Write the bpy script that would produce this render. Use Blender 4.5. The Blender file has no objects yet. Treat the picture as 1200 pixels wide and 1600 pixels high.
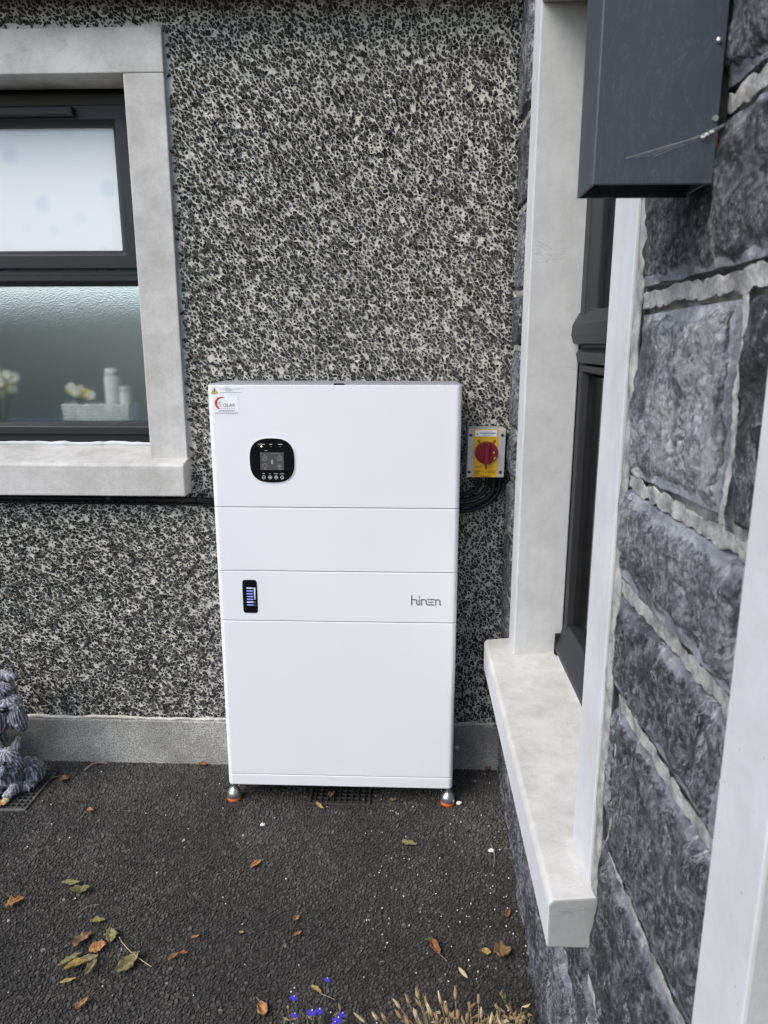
import bpy, bmesh, math, random
import numpy as np
from mathutils import Vector, Matrix, noise
R = math.radians
scene = bpy.context.scene
col = scene.collection

# ------------------------------------------------------------------ camera, world, sun, exposure
CAM_H = 1.27
cam_d = bpy.data.cameras.new('camera')
cam_d.sensor_fit = 'VERTICAL'; cam_d.sensor_height = 36.0; cam_d.sensor_width = 27.0
cam_d.lens = 1130.0/1600.0*36.0
cam_d.clip_start = 0.02; cam_d.clip_end = 500
cam_d.dof.use_dof = True; cam_d.dof.focus_distance = 1.85; cam_d.dof.aperture_fstop = 11.0
cam = bpy.data.objects.new('camera', cam_d); col.objects.link(cam)
cam.location = (0, 0, CAM_H); cam.rotation_euler = (R(90-13.0), 0, R(2.1))
scene.camera = cam

SUN_DIR = Vector((-0.80, -0.72, 1.05)).normalized()     # towards the sun
w = bpy.data.worlds.new('World'); scene.world = w; w.use_nodes = True
wn = w.node_tree.nodes; wl = w.node_tree.links
bgn = wn.get('Background') or wn.new('ShaderNodeBackground')
sky = wn.new('ShaderNodeTexSky'); sky.sky_type = 'NISHITA'; sky.sun_disc = False
sky.sun_elevation = math.asin(SUN_DIR.z); sky.sun_rotation = math.atan2(SUN_DIR.x, SUN_DIR.y)
sky.air_density = 1.0; sky.dust_density = 1.5; sky.ozone_density = 1.0
wl.new(sky.outputs[0], bgn.inputs[0]); bgn.inputs[1].default_value = 0.13
sd = bpy.data.lights.new('sun', 'SUN'); sd.energy = 1.35; sd.angle = R(40); sd.color = (1.0, .955, .89)
sun = bpy.data.objects.new('sun', sd); col.objects.link(sun)
sun.rotation_euler = SUN_DIR.to_track_quat('Z', 'Y').to_euler()
scene.view_settings.view_transform = 'Standard'; scene.view_settings.look = 'None'
scene.view_settings.exposure = 0.92; scene.view_settings.gamma = 1.0
scene.view_settings.use_curve_mapping = False
scene.render.engine = 'CYCLES'

# ------------------------------------------------------------------ materials
def mat(name, color=(.5, .5, .5), rough=.6, metal=0.0, spec=.5):
    m = bpy.data.materials.new(name); m.use_nodes = True
    b = m.node_tree.nodes['Principled BSDF']
    b.inputs['Base Color'].default_value = (*color, 1); b.inputs['Roughness'].default_value = rough
    b.inputs['Metallic'].default_value = metal; b.inputs['Specular IOR Level'].default_value = spec
    return m, m.node_tree.nodes, m.node_tree.links, b

def nz(n, l, scale, detail=4, rough=.6, vec=None, dist=0.0, stretch=None, typ='noise', rot=None):
    tc = n.new('ShaderNodeTexCoord')
    src = tc.outputs['Object'] if vec is None else vec
    if stretch:
        mp = n.new('ShaderNodeMapping'); mp.inputs['Scale'].default_value = stretch
        if rot: mp.inputs['Rotation'].default_value = rot
        l.new(src, mp.inputs[0]); src = mp.outputs[0]
    if typ == 'noise':
        t = n.new('ShaderNodeTexNoise'); t.inputs['Scale'].default_value = scale
        t.inputs['Detail'].default_value = detail; t.inputs['Roughness'].default_value = rough
        t.inputs['Distortion'].default_value = dist
        l.new(src, t.inputs['Vector']); return t.outputs['Fac']
    t = n.new('ShaderNodeTexVoronoi'); t.inputs['Scale'].default_value = scale
    l.new(src, t.inputs['Vector']); return t.outputs['Distance']

def ramp(n, l, fac, stops):
    r = n.new('ShaderNodeValToRGB'); e = r.color_ramp.elements
    while len(e) < len(stops): e.new(.5)
    for k, (p, c) in enumerate(stops):
        e[k].position = p; e[k].color = (*c, 1) if len(c) == 3 else c
    l.new(fac, r.inputs[0]); return r.outputs[0]

def g(v): return (v, v, v)
def mixc(n, l, fac, a, b, mode='MIX'):
    m = n.new('ShaderNodeMix'); m.data_type = 'RGBA'; m.blend_type = mode
    for s, v in ((0, fac), (6, a), (7, b)):
        if hasattr(v, 'links') or hasattr(v, 'is_linked'): l.new(v, m.inputs[s])
        else: m.inputs[s].default_value = v if s == 0 else (*v, 1)
    return m.outputs[2]
def bump(n, l, b, h, strength=.3, dist=.002):
    bp = n.new('ShaderNodeBump'); bp.inputs['Strength'].default_value = strength
    bp.inputs['Distance'].default_value = dist
    l.new(h, bp.inputs['Height'])
    prev = b.inputs['Normal'].links
    if prev: l.new(prev[0].from_socket, bp.inputs['Normal'])
    l.new(bp.outputs[0], b.inputs['Normal'])
def attr(n, name):
    a = n.new('ShaderNodeAttribute'); a.attribute_name = name; return a.outputs['Fac']
def mth(n, l, op, a, b=None):
    m = n.new('ShaderNodeMath'); m.operation = op
    for s, v in ((0, a), (1, b)):
        if v is None: continue
        if hasattr(v, 'is_linked'): l.new(v, m.inputs[s])
        else: m.inputs[s].default_value = v
    return m.outputs[0]

M = {}
def concrete(name, lo, hi, speck=.35, stain=.5, bs=.25):
    m, n, l, b = mat(name, rough=.85, spec=.3)
    c = ramp(n, l, nz(n, l, 8, 7, .72), [(.34, lo), (.60, hi)])
    st = ramp(n, l, nz(n, l, 2.3, 6, .65, stretch=(1, 1, .45)), [(.52, g(0)), (.75, g(stain))])
    c = mixc(n, l, st, c, tuple(v*.55 for v in lo))
    fine = nz(n, l, 420, 3, .8)
    sp = ramp(n, l, fine, [(.30, g(speck)), (.46, g(0))])
    c = mixc(n, l, sp, c, tuple(v*.45 for v in lo))
    pit = ramp(n, l, nz(n, l, 55, 2, .5, typ='vor'), [(.045, g(.65)), (.075, g(0))])
    pm = ramp(n, l, nz(n, l, 9, 2, .5), [(.56, g(0)), (.62, g(1))])
    c = mixc(n, l, mth(n, l, 'MULTIPLY', pit, pm), c, tuple(v*.35 for v in lo))
    ck = nz(n, l, 2.6, 6, .55, stretch=(.6, .6, 2.6))
    ckm = mth(n, l, 'MULTIPLY', ramp(n, l, ck, [(.4975, g(0)), (.5, g(.30)), (.5025, g(0))]), ramp(n, l, nz(n, l, 5, 2, .5), [(.60, g(0)), (.68, g(1))]))
    c = mixc(n, l, ckm, c, tuple(v*.4 for v in lo))
    dr = ramp(n, l, nz(n, l, 26, 4, .6, stretch=(1, 1, .07)), [(.56, g(0)), (.74, g(stain*.5))]); c = mixc(n, l, dr, c, tuple(v*.6 for v in lo))
    l.new(c, b.inputs['Base Color'])
    bump(n, l, b, fine, bs, .002); bump(n, l, b, nz(n, l, 45, 5, .6), bs, .004)
    M[name] = m
concrete('concrete_left', (.43, .42, .395), (.60, .59, .565), .6, .45)
concrete('concrete_shaded', (.47, .475, .47), (.56, .565, .56), .25, .3)
concrete('concrete_white', (.52, .53, .545), (.60, .61, .63), .15, .25, .15)
concrete('concrete_sill', (.46, .45, .42), (.60, .59, .565), .3, .5, .4)
concrete('concrete_end_shade', (.27, .28, .275), (.36, .37, .36), .15, .5, .15)

m, n, l, b = mat('plinth', rough=.9, spec=.2)
c = ramp(n, l, nz(n, l, 3.2, 5, .6), [(.38, (.17, .168, .15)), (.62, (.50, .495, .46))])
c = mixc(n, l, ramp(n, l, nz(n, l, 230, 3, .7), [(.42, g(.75)), (.56, g(0))]), c, (.13, .128, .115))
l.new(c, b.inputs['Base Color']); bump(n, l, b, nz(n, l, 230, 4, .7), .5, .003); M['plinth'] = m

m, n, l, b = mat('render_mortar', rough=.95, spec=.15)
c = ramp(n, l, nz(n, l, 60, 4, .7), [(.3, (.38, .365, .325)), (.62, (.66, .645, .585))])
c = mixc(n, l, ramp(n, l, nz(n, l, 3.0, 4, .6), [(.5, g(0)), (.8, g(.45))]), c, (.28, .275, .25))
l.new(c, b.inputs['Base Color']); bump(n, l, b, nz(n, l, 90, 4, .7), .6, .006); M['mortar'] = m

def chips_mat(name, stops, rough, spec, bs):
    m, n, l, b = mat(name, rough=rough, spec=spec)
    c = ramp(n, l, attr(n, 'chip'), stops)
    c = mixc(n, l, ramp(n, l, nz(n, l, 350, 3, .7), [(.45, g(0)), (.7, g(.35))]), c, (.19, .185, .175))
    return m, n, l, b, c
m, n, l, b, c = chips_mat('dash_chips', [(0, (.018, .017, .0145)), (.5, (.034, .0315, .0265)), (.85, (.058, .053, .044)), (.97, (.11, .10, .085)), (1, (.30, .29, .27))], .8, .3, .3)
l.new(c, b.inputs['Base Color']); bump(n, l, b, nz(n, l, 300, 3, .7), .4, .002); M['chips'] = m

m, n, l, b, c = chips_mat('tarmac_stones', [(0, (.036, .032, .028)), (.6, (.055, .050, .044)), (.93, (.080, .073, .064)), (.985, (.12, .115, .105)), (1, (.35, .34, .32))], .72, .4, .3)
tcd = n.new('ShaderNodeTexCoord'); sx = n.new('ShaderNodeSeparateXYZ'); l.new(tcd.outputs['Object'], sx.inputs[0])
nearwall = ramp(n, l, mth(n, l, 'SUBTRACT', sx.outputs['Y'], 1.2), [(.15, g(0)), (.70, g(.22))])
dust = ramp(n, l, mth(n, l, 'ADD', nz(n, l, 3.2, 6, .7), nearwall), [(.52, g(0)), (.78, g(.62))])
c = mixc(n, l, dust, c, (.13, .125, .118))
c = mixc(n, l, ramp(n, l, nz(n, l, 1.7, 6, .75), [(.44, g(.6)), (.58, g(0))]), c, (.026, .025, .024))
c = mixc(n, l, ramp(n, l, nz(n, l, 9, 5, .75), [(.60, g(0)), (.75, g(.4))]), c, (.15, .145, .135))
l.new(c, b.inputs['Base Color']); bump(n, l, b, nz(n, l, 300, 3, .7), .4, .002); M['stones'] = m
m, n, l, b = mat('tarmac_base', rough=.9, spec=.3)
c = ramp(n, l, nz(n, l, 160, 4, .7), [(.35, (.022, .021, .019)), (.65, (.052, .049, .045))])
l.new(c, b.inputs['Base Color']); bump(n, l, b, nz(n, l, 110, 3, .6, typ='vor'), .8, .006); M['tarmac'] = m

# hewn blue-grey limestone: smooth fractured rim, rough speckled heart, white veins
def stone_mat(name, dark, mid, light, vein=.5, speck=.5, rust=0.0, rim=None):
    m, n, l, b = mat(name, rough=.62, spec=.4)
    rough_c = ramp(n, l, nz(n, l, 48, 8, .8, stretch=(1, .9, .62)), [(.32, dark), (.5, mid), (.68, light)])
    big = ramp(n, l, nz(n, l, 14, 5, .65, dist=.3), [(.47, g(0)), (.60, g(.75))])
    rough_c = mixc(n, l, big, rough_c, dark)
    sp = ramp(n, l, nz(n, l, 120, 6, .85, stretch=(1, 1, .6)), [(.51, g(0)), (.57, g(speck))])
    rough_c = mixc(n, l, sp, rough_c, (.50, .52, .55))
    dk = ramp(n, l, nz(n, l, 120, 5, .8, stretch=(1, 1, .7)), [(.34, g(.85)), (.46, g(0))])
    rough_c = mixc(n, l, dk, rough_c, (.03, .033, .04))
    rim_c = ramp(n, l, nz(n, l, 24, 6, .7), [(.36, rim[0]), (.62, rim[1])])
    tcv = n.new('ShaderNodeTexCoord')
    for sc_, amt in ((95, .6), (230, .5)):   # broken crystal faces
        mpv = n.new('ShaderNodeMapping'); mpv.inputs['Scale'].default_value = (1, .75, 1); l.new(tcv.outputs['Object'], mpv.inputs[0])
        vv = n.new('ShaderNodeTexVoronoi'); vv.inputs['Scale'].default_value = sc_; l.new(mpv.outputs[0], vv.inputs['Vector'])
        cr = ramp(n, l, vv.outputs['Color'], [(.30, dark), (.5, mid), (.62, light), (.8, tuple(v*1.5 for v in light))])
        am = ramp(n, l, nz(n, l, 24, 4, .6), [(.40, g(0)), (.60, g(amt))]); rough_c = mixc(n, l, am, rough_c, cr)
    edge = mth(n, l, 'ADD', attr(n, 'rim'), mth(n, l, 'MULTIPLY', mth(n, l, 'SUBTRACT', nz(n, l, 30, 4, .6), .5), 1.4))
    msk = ramp(n, l, edge, [(.14, g(0)), (.42, g(1))]); c = mixc(n, l, mth(n, l, 'MULTIPLY', msk, .82), rough_c, rim_c)
    l.new(ramp(n, l, msk, [(0, g(.75)), (1, g(.45))]), b.inputs['Roughness'])
    # pale mineral bloom and dark weathered patches
    c = mixc(n, l, ramp(n, l, nz(n, l, 11, 8, .8), [(.53, g(0)), (.60, g(speck*.55))]), c, tuple(min(.6, v*1.9) for v in light))
    c = mixc(n, l, ramp(n, l, nz(n, l, 8, 7, .75, stretch=(1.3, .8, 1)), [(.40, g(.75)), (.49, g(0))]), c, dark)
    c = mixc(n, l, ramp(n, l, nz(n, l, 90, 8, .85), [(.58, g(0)), (.64, g(.7))]), c, (.48, .51, .55))
    vn = nz(n, l, 7, 7, .72, dist=.5, stretch=(1, 1.5, .6), rot=(R(24), 0, 0))
    v = ramp(n, l, vn, [(.488, g(0)), (.5, g(vein)), (.512, g(0))])
    v = mth(n, l, 'MULTIPLY', v, ramp(n, l, nz(n, l, 13, 3, .6), [(.48, g(0)), (.6, g(1))]))
    c = mixc(n, l, v, c, (.62, .63, .65))
    if rust:
        c = mixc(n, l, ramp(n, l, nz(n, l, 11, 4, .6), [(.62, g(0)), (.72, g(rust))]), c, (.20, .14, .07))
    l.new(c, b.inputs['Base Color'])
    heart = mth(n, l, 'SUBTRACT', 1.0, mth(n, l, 'MULTIPLY', msk, .8))
    bump(n, l, b, mth(n, l, 'MULTIPLY', heart, nz(n, l, 170, 4, .8, typ='vor', stretch=(1, 1, .6))), .9, .006)
    bump(n, l, b, mth(n, l, 'MULTIPLY', heart, nz(n, l, 95, 8, .85, stretch=(1, 1, .75))), .9, .010)
    bump(n, l, b, nz(n, l, 38, 5, .6), .5, .006)
    return m
M['stone_a'] = stone_mat('stone_mid', (.034, .037, .045), (.118, .128, .148), (.34, .357, .388), .5, .75, rim=((.125, .134, .158), (.29, .305, .335)))
M['stone_b'] = stone_mat('stone_dark', (.016, .018, .023), (.056, .061, .073), (.18, .191, .215), .8, .6, .25, rim=((.095, .103, .122), (.25, .262, .29)))
M['stone_c'] = stone_mat('stone_veined', (.018, .021, .028), (.072, .079, .095), (.23, .243, .272), .95, .8, rim=((.085, .093, .112), (.26, .272, .302)))
M['stone_d'] = stone_mat('stone_pale', (.08, .087, .103), (.29, .31, .34), (.56, .58, .61), .3, 1.0, rim=((.13, .14, .165), (.26, .275, .305)))
m, n, l, b = mat('pointing', rough=.95, spec=.15)
c = ramp(n, l, nz(n, l, 30, 5, .7), [(.36, (.17, .17, .168)), (.62, (.46, .46, .45))])
l.new(c, b.inputs['Base Color']); bump(n, l, b, nz(n, l, 120, 5, .75), .7, .004); M['pointing'] = m

m, n, l, b = mat('cabinet_white', (.80, .815, .835), .38, spec=.45)
l.new(ramp(n, l, nz(n, l, 3, 3, .5), [(.3, (.785, .80, .82)), (.7, (.815, .83, .85))]), b.inputs['Base Color'])
bump(n, l, b, nz(n, l, 700, 2, .5), .06, .001); M['white'] = m
m, n, l, b = mat('cabinet_top', (.34, .35, .39), .45); bump(n, l, b, nz(n, l, 500, 2, .5), .1, .001); M['topgrey'] = m
def simple(key, c, rough=.5, metal=0., spec=.5, var=.12, sc=40, bs=.15):
    m, n, l, b = mat(key, c, rough, metal, spec)
    l.new(ramp(n, l, nz(n, l, sc, 4, .6), [(.3, tuple(v*(1-var) for v in c)), (.7, tuple(min(1, v*(1+var)) for v in c))]), b.inputs['Base Color'])
    if bs: bump(n, l, b, nz(n, l, sc*6, 3, .6), bs, .001)
    M[key] = m
simple('seam', (.10, .105, .115), .8)
simple('black_gloss', (.006, .006, .007), .09, spec=.35, bs=0)
simple('screen', (.085, .085, .09), .2, bs=0)
simple('print_white', (.62, .62, .62), .5, bs=0)
simple('print_grey', (.30, .30, .31), .5, bs=0)
simple('print_dark', (.04, .04, .045), .5, bs=0)
simple('print_blue', (.06, .08, .30), .5, bs=0)
simple('logo_grey', (.27, .28, .30), .4, .3, bs=0)
simple('sticker', (.84, .86, .88), .3, bs=0)
simple('sticker_yellow', (.80, .62, .03), .4, bs=0)
simple('sticker_red', (.55, .04, .02), .4, bs=0)
simple('switch_grey', (.47, .47, .45), .5)
simple('switch_yellow', (.76, .43, .015), .42, bs=0)
simple('switch_red', (.20, .006, .020), .36, bs=0)
simple('slot_brown', (.22, .10, .01), .5, bs=0)
simple('black_plastic', (.006, .006, .0065), .42, spec=.3)
simple('steel', (.62, .63, .64), .28, .9)
simple('orange_rubber', (.52, .10, .015), .6)
simple('cast_iron', (.12, .117, .11), .7, .1, var=.4, bs=.5)
simple('iron_dark', (.045, .043, .040), .7, .1, var=.4, bs=.5)
simple('pit_dark', (.012, .011, .010), .95)
simple('window_grey', (.018, .0195, .023), .45, spec=.3, var=.08, sc=12)
simple('gasket', (.006, .006, .007), .5)
simple('room', (.36, .41, .37), .9)
simple('soffit', (.60, .58, .54), .7)
simple('basket_white', (.80, .82, .80), .7)
simple('petal_yellow', (.80, .66, .05), .7)
simple('cream', (.75, .72, .62), .7)
simple('hedge', (.035, .075, .022), .8, var=.5, sc=8, bs=.5)
simple('bark', (.09, .07, .05), .9, var=.3)
simple('leaf_green', (.06, .10, .02), .6, var=.5, sc=3)
simple('grass_green', (.07, .11, .045), .7, var=.3)
simple('tan', (.33, .23, .12), .85, var=.4, sc=70)
simple('tan_pale', (.50, .40, .25), .85, var=.35, sc=70)
simple('petal_blue', (.045, .025, .42), .6, var=.25, sc=90)
simple('twig', (.25, .21, .17), .9)
simple('grit', (.72, .72, .70), .8)
simple('web', (.60, .60, .58), .8)
simple('copper', (.35, .12, .04), .6)
simple('red_paint', (.55, .02, .04), .5)
simple('eye_black', (.008, .008, .01), .12, bs=0)

m, n, l, b = mat('box_grey', (.075, .084, .10), .40, spec=.6)
c = ramp(n, l, nz(n, l, 6, 4, .6), [(.3, (.042, .051, .064)), (.7, (.053, .062, .078))])
sc_ = ramp(n, l, nz(n, l, 20, 5, .7, dist=2.0, stretch=(3, 1, .7)), [(.485, g(0)), (.5, g(.22)), (.512, g(0))])
c = mixc(n, l, sc_, c, (.22, .24, .26)); l.new(c, b.inputs['Base Color'])
l.new(ramp(n, l, nz(n, l, 14, 4, .6), [(.3, g(.34)), (.7, g(.5))]), b.inputs['Roughness'])
bump(n, l, b, nz(n, l, 600, 2, .5), .05, .001); M['box'] = m

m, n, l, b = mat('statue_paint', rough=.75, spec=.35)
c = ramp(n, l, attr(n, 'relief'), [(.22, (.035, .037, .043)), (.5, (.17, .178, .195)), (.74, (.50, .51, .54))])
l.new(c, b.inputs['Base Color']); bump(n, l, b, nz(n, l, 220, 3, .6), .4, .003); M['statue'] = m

def leaf_mat(key, a, c2, vein):
    m, n, l, b = mat(key, rough=.7, spec=.3)
    c = ramp(n, l, nz(n, l, 55, 5, .65), [(.3, a), (.68, c2)])
    c = mixc(n, l, ramp(n, l, nz(n, l, 160, 3, .6), [(.30, g(.7)), (.42, g(0))]), c, tuple(v*.4 for v in a))
    c = mixc(n, l, attr(n, 'rib'), c, vein)
    l.new(c, b.inputs['Base Color']); bump(n, l, b, nz(n, l, 120, 4, .6), .6, .003); M[key] = m
leaf_mat('leaf_olive', (.13, .12, .05), (.26, .235, .11), (.33, .30, .15))
leaf_mat('leaf_orange', (.27, .12, .045), (.46, .24, .10), (.55, .33, .14))
leaf_mat('leaf_brown', (.14, .085, .04), (.27, .17, .08), (.33, .22, .12))
leaf_mat('leaf_yellow', (.28, .19, .06), (.44, .31, .11), (.6, .45, .2))
leaf_mat('leaf_rust', (.17, .065, .03), (.30, .12, .055), (.40, .18, .08))

def glass(key, rough, bs, sc, tint=(1, 1, 1)):
    m, n, l, b = mat(key, tint, rough)
    b.inputs['Transmission Weight'].default_value = 1.0; b.inputs['IOR'].default_value = 1.5
    if bs: bump(n, l, b, nz(n, l, sc, 3, .6), bs, .002)
    M[key] = m
glass('clear_glass', 0.0, 0, 1)
glass('obscure_glass', .10, .30, 260, (.95, .975, .955))
m, n, l, b = mat('whitened_glass', (1, 1, 1), .2); b.inputs['Transmission Weight'].default_value = 1.0  # pane whitened in its colour to stand for the bright backlight
bump(n, l, b, nz(n, l, 260, 3, .6), .3, .002)
tc = n.new('ShaderNodeTexCoord'); mp = n.new('ShaderNodeMapping'); mp.inputs['Scale'].default_value = (1, 0, 1); l.new(tc.outputs['Object'], mp.inputs[0])
vo = n.new('ShaderNodeTexVoronoi'); vo.inputs['Scale'].default_value = 11.5; vo.inputs['Randomness'].default_value = .6; l.new(mp.outputs[0], vo.inputs['Vector'])
dots = ramp(n, l, vo.outputs['Distance'], [(.14, g(.55)), (.34, g(0))])
hue = ramp(n, l, vo.outputs['Color'], [(.45, (.72, .84, .91)), (.62, (.90, .93, .84))]); ec = mixc(n, l, dots, (.95, .985, .99), hue)
df = n.new('ShaderNodeBsdfDiffuse'); tr = n.new('ShaderNodeBsdfTranslucent'); l.new(ec, df.inputs[0]); l.new(ec, tr.inputs[0])
m1 = n.new('ShaderNodeMixShader'); m1.inputs[0].default_value = .2; l.new(df.outputs[0], m1.inputs[1]); l.new(tr.outputs[0], m1.inputs[2])
m2 = n.new('ShaderNodeMixShader'); m2.inputs[0].default_value = .95; l.new(b.outputs[0], m2.inputs[1]); l.new(m1.outputs[0], m2.inputs[2]); l.new(m2.outputs[0], n['Material Output'].inputs[0]); M['whitened_glass'] = m
m, n, l, b = mat('blind_cloth', rough=.8)
tc = n.new('ShaderNodeTexCoord'); mp = n.new('ShaderNodeMapping'); mp.inputs['Scale'].default_value = (1, 0, 1)
l.new(tc.outputs['Object'], mp.inputs[0])
vo = n.new('ShaderNodeTexVoronoi'); vo.inputs['Scale'].default_value = 8.5; vo.inputs['Randomness'].default_value = .55
l.new(mp.outputs[0], vo.inputs['Vector'])
dots = ramp(n, l, vo.outputs['Distance'], [(.22, g(1)), (.27, g(0))])
hue = ramp(n, l, vo.outputs['Color'], [(.4, (.42, .58, .70)), (.6, (.75, .78, .50))])
bc = mixc(n, l, dots, (.90, .95, .97), hue); l.new(bc, b.inputs['Base Color'])
tr = n.new('ShaderNodeBsdfTranslucent'); l.new(bc, tr.inputs[0]); ms = n.new('ShaderNodeMixShader'); ms.inputs[0].default_value = .6
l.new(b.outputs[0], ms.inputs[1]); l.new(tr.outputs[0], ms.inputs[2]); l.new(ms.outputs[0], n['Material Output'].inputs[0]); M['blind'] = m

# ------------------------------------------------------------------ helpers
def tag(o, label=None, cat=None, group=None, kind=None):
    if label: o['label'] = label
    if cat: o['category'] = cat
    if group: o['group'] = group
    if kind: o['kind'] = kind
    return o
def empty(name, loc=(0, 0, 0), rz=0, **k):
    o = bpy.data.objects.new(name, None); col.objects.link(o); o.location = loc; o.rotation_euler = (0, 0, rz)
    o.empty_display_size = .05
    return tag(o, **k)
def link_mesh(name, me, m, parent=None, loc=(0, 0, 0), smooth=False):
    o = bpy.data.objects.new(name, me); col.objects.link(o); o.location = loc
    if m is not None:
        me.materials.clear(); me.materials.append(M[m] if isinstance(m, str) else m)
    if parent is not None: o.parent = parent
    if smooth: me.polygons.foreach_set('use_smooth', [True]*len(me.polygons))
    return o
def obj(name, bm, m, parent=None, loc=(0, 0, 0), smooth=False, bevel=0, segs=2):
    me = bpy.data.meshes.new(name)
    bmesh.ops.recalc_face_normals(bm, faces=bm.faces)
    bm.to_mesh(me); bm.free()
    o = link_mesh(name, me, m, parent, loc, smooth)
    if bevel:
        md = o.modifiers.new('bevel', 'BEVEL'); md.width = bevel; md.segments = segs; md.limit_method = 'ANGLE'
    return o
def box(bm, x0, x1, y0, y1, z0, z1):
    vs = [bm.verts.new(p) for p in ((x0,y0,z0),(x1,y0,z0),(x1,y1,z0),(x0,y1,z0),(x0,y0,z1),(x1,y0,z1),(x1,y1,z1),(x0,y1,z1))]
    for f in ((0,3,2,1),(4,5,6,7),(0,1,5,4),(1,2,6,5),(2,3,7,6),(3,0,4,7)): bm.faces.new([vs[i] for i in f])
    return vs
def B(name, x0, x1, y0, y1, z0, z1, m, parent=None, bevel=0, segs=2):
    bm = bmesh.new(); box(bm, x0, x1, y0, y1, z0, z1); return obj(name, bm, m, parent, bevel=bevel, segs=segs)
def prism(bm, pts, axis, a, bb):
    """extrude 2D outline pts along axis from a to bb"""
    f = {'x': lambda p, t: (t, p[0], p[1]), 'y': lambda p, t: (p[0], t, p[1]), 'z': lambda p, t: (p[0], p[1], t)}[axis]
    v0 = [bm.verts.new(f(p, a)) for p in pts]; v1 = [bm.verts.new(f(p, bb)) for p in pts]
    bm.faces.new(v0); bm.faces.new(v1[::-1]); n_ = len(pts)
    for i in range(n_): bm.faces.new((v0[i], v0[(i+1) % n_], v1[(i+1) % n_], v1[i]))
def tube(bm, pts, r, seg=8):
    pts = [Vector(p) for p in pts]; rings = []
    rr = r if hasattr(r, '__len__') else [r]*len(pts)
    up = Vector((.31, .2, .93)).normalized()
    for i, p in enumerate(pts):
        d = (pts[min(i+1, len(pts)-1)] - pts[max(i-1, 0)]).normalized()
        a = d.cross(up)
        if a.length < 1e-3: a = d.cross(Vector((1, 0, 0)))
        a.normalize(); c = d.cross(a)
        rings.append([bm.verts.new(p + rr[i]*(math.cos(2*math.pi*k/seg)*a + math.sin(2*math.pi*k/seg)*c)) for k in range(seg)])
    for q in range(len(rings)-1):
        for k in range(seg):
            bm.faces.new((rings[q][k], rings[q][(k+1) % seg], rings[q+1][(k+1) % seg], rings[q+1][k]))
    bm.faces.new(rings[0][::-1]); bm.faces.new(rings[-1])
def lathe(bm, prof, cx, cy, seg=24, axis='z', off=0):
    rings = []
    for r, h in prof:
        ring = []
        for k in range(seg):
            a = 2*math.pi*k/seg
            if axis == 'z': p = (cx+r*math.cos(a), cy+r*math.sin(a), h)
            else: p = (cx+r*math.cos(a), h, cy+r*math.sin(a))
            ring.append(bm.verts.new(p))
        rings.append(ring)
    for q in range(len(rings)-1):
        for k in range(seg): bm.faces.new((rings[q][k], rings[q][(k+1) % seg], rings[q+1][(k+1) % seg], rings[q+1][k]))
    bm.faces.new(rings[0][::-1]); bm.faces.new(rings[-1])
def spline(pts, n=8):
    pts = [Vector(p) for p in pts]; P = [pts[0]]+pts+[pts[-1]]; out = []
    for i in range(1, len(P)-2):
        for k in range(n):
            t = k/n; a, b_, c_, d = P[i-1], P[i], P[i+1], P[i+2]
            out.append(.5*((2*b_)+(-a+c_)*t+(2*a-5*b_+4*c_-d)*t*t+(-a+3*b_-3*c_+d)*t**3))
    out.append(pts[-1]); return out
def set_attr(me, name, vals):
    a = me.attributes.new(name, 'FLOAT', 'POINT'); a.data.foreach_set('value', np.asarray(vals, dtype=np.float32))
def text_bm(bm, s, size, x, z, y, th=.0005, xs=1.0):
    cu = bpy.data.curves.new('t', 'FONT'); cu.body = s; cu.size = size; cu.extrude = th; cu.resolution_u = 3
    o = bpy.data.objects.new('t', cu); col.objects.link(o)
    dg = bpy.context.evaluated_depsgraph_get(); me = o.evaluated_get(dg).to_mesh()
    base = len(bm.verts)
    vs = [bm.verts.new((x+v.co.x*xs, y-v.co.z, z+v.co.y)) for v in me.vertices]
    for p in me.polygons:
        try: bm.faces.new([vs[i] for i in p.vertices])
        except ValueError: pass
    o.to_mesh_clear(); bpy.data.objects.remove(o); bpy.data.curves.remove(cu)

rng = np.random.default_rng(7); random.seed(11)

def voronoi_cells(pts):
    """cell outline of every point from the Delaunay triangulation"""
    from mathutils.geometry import delaunay_2d_cdt
    vo, ed, fa, *_ = delaunay_2d_cdt([Vector((float(p[0]), float(p[1]))) for p in pts], [], [], 0, 1e-7)
    T = np.array([f for f in fa if len(f) == 3]); P = np.array([(v.x, v.y) for v in vo])
    A, Bq, Cq = P[T[:, 0]], P[T[:, 1]], P[T[:, 2]]
    d = 2*((Bq[:, 0]-A[:, 0])*(Cq[:, 1]-A[:, 1])-(Bq[:, 1]-A[:, 1])*(Cq[:, 0]-A[:, 0]))
    b2 = ((Bq-A)**2).sum(1); c2 = ((Cq-A)**2).sum(1)
    ux = ((Cq[:, 1]-A[:, 1])*b2-(Bq[:, 1]-A[:, 1])*c2)/d; uy = ((Bq[:, 0]-A[:, 0])*c2-(Cq[:, 0]-A[:, 0])*b2)/d
    CC = A+np.stack([ux, uy], 1); cells = [[] for _ in range(len(P))]
    for k, t in enumerate(T):
        for q in t: cells[q].append(k)
    return P, cells, CC
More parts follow.
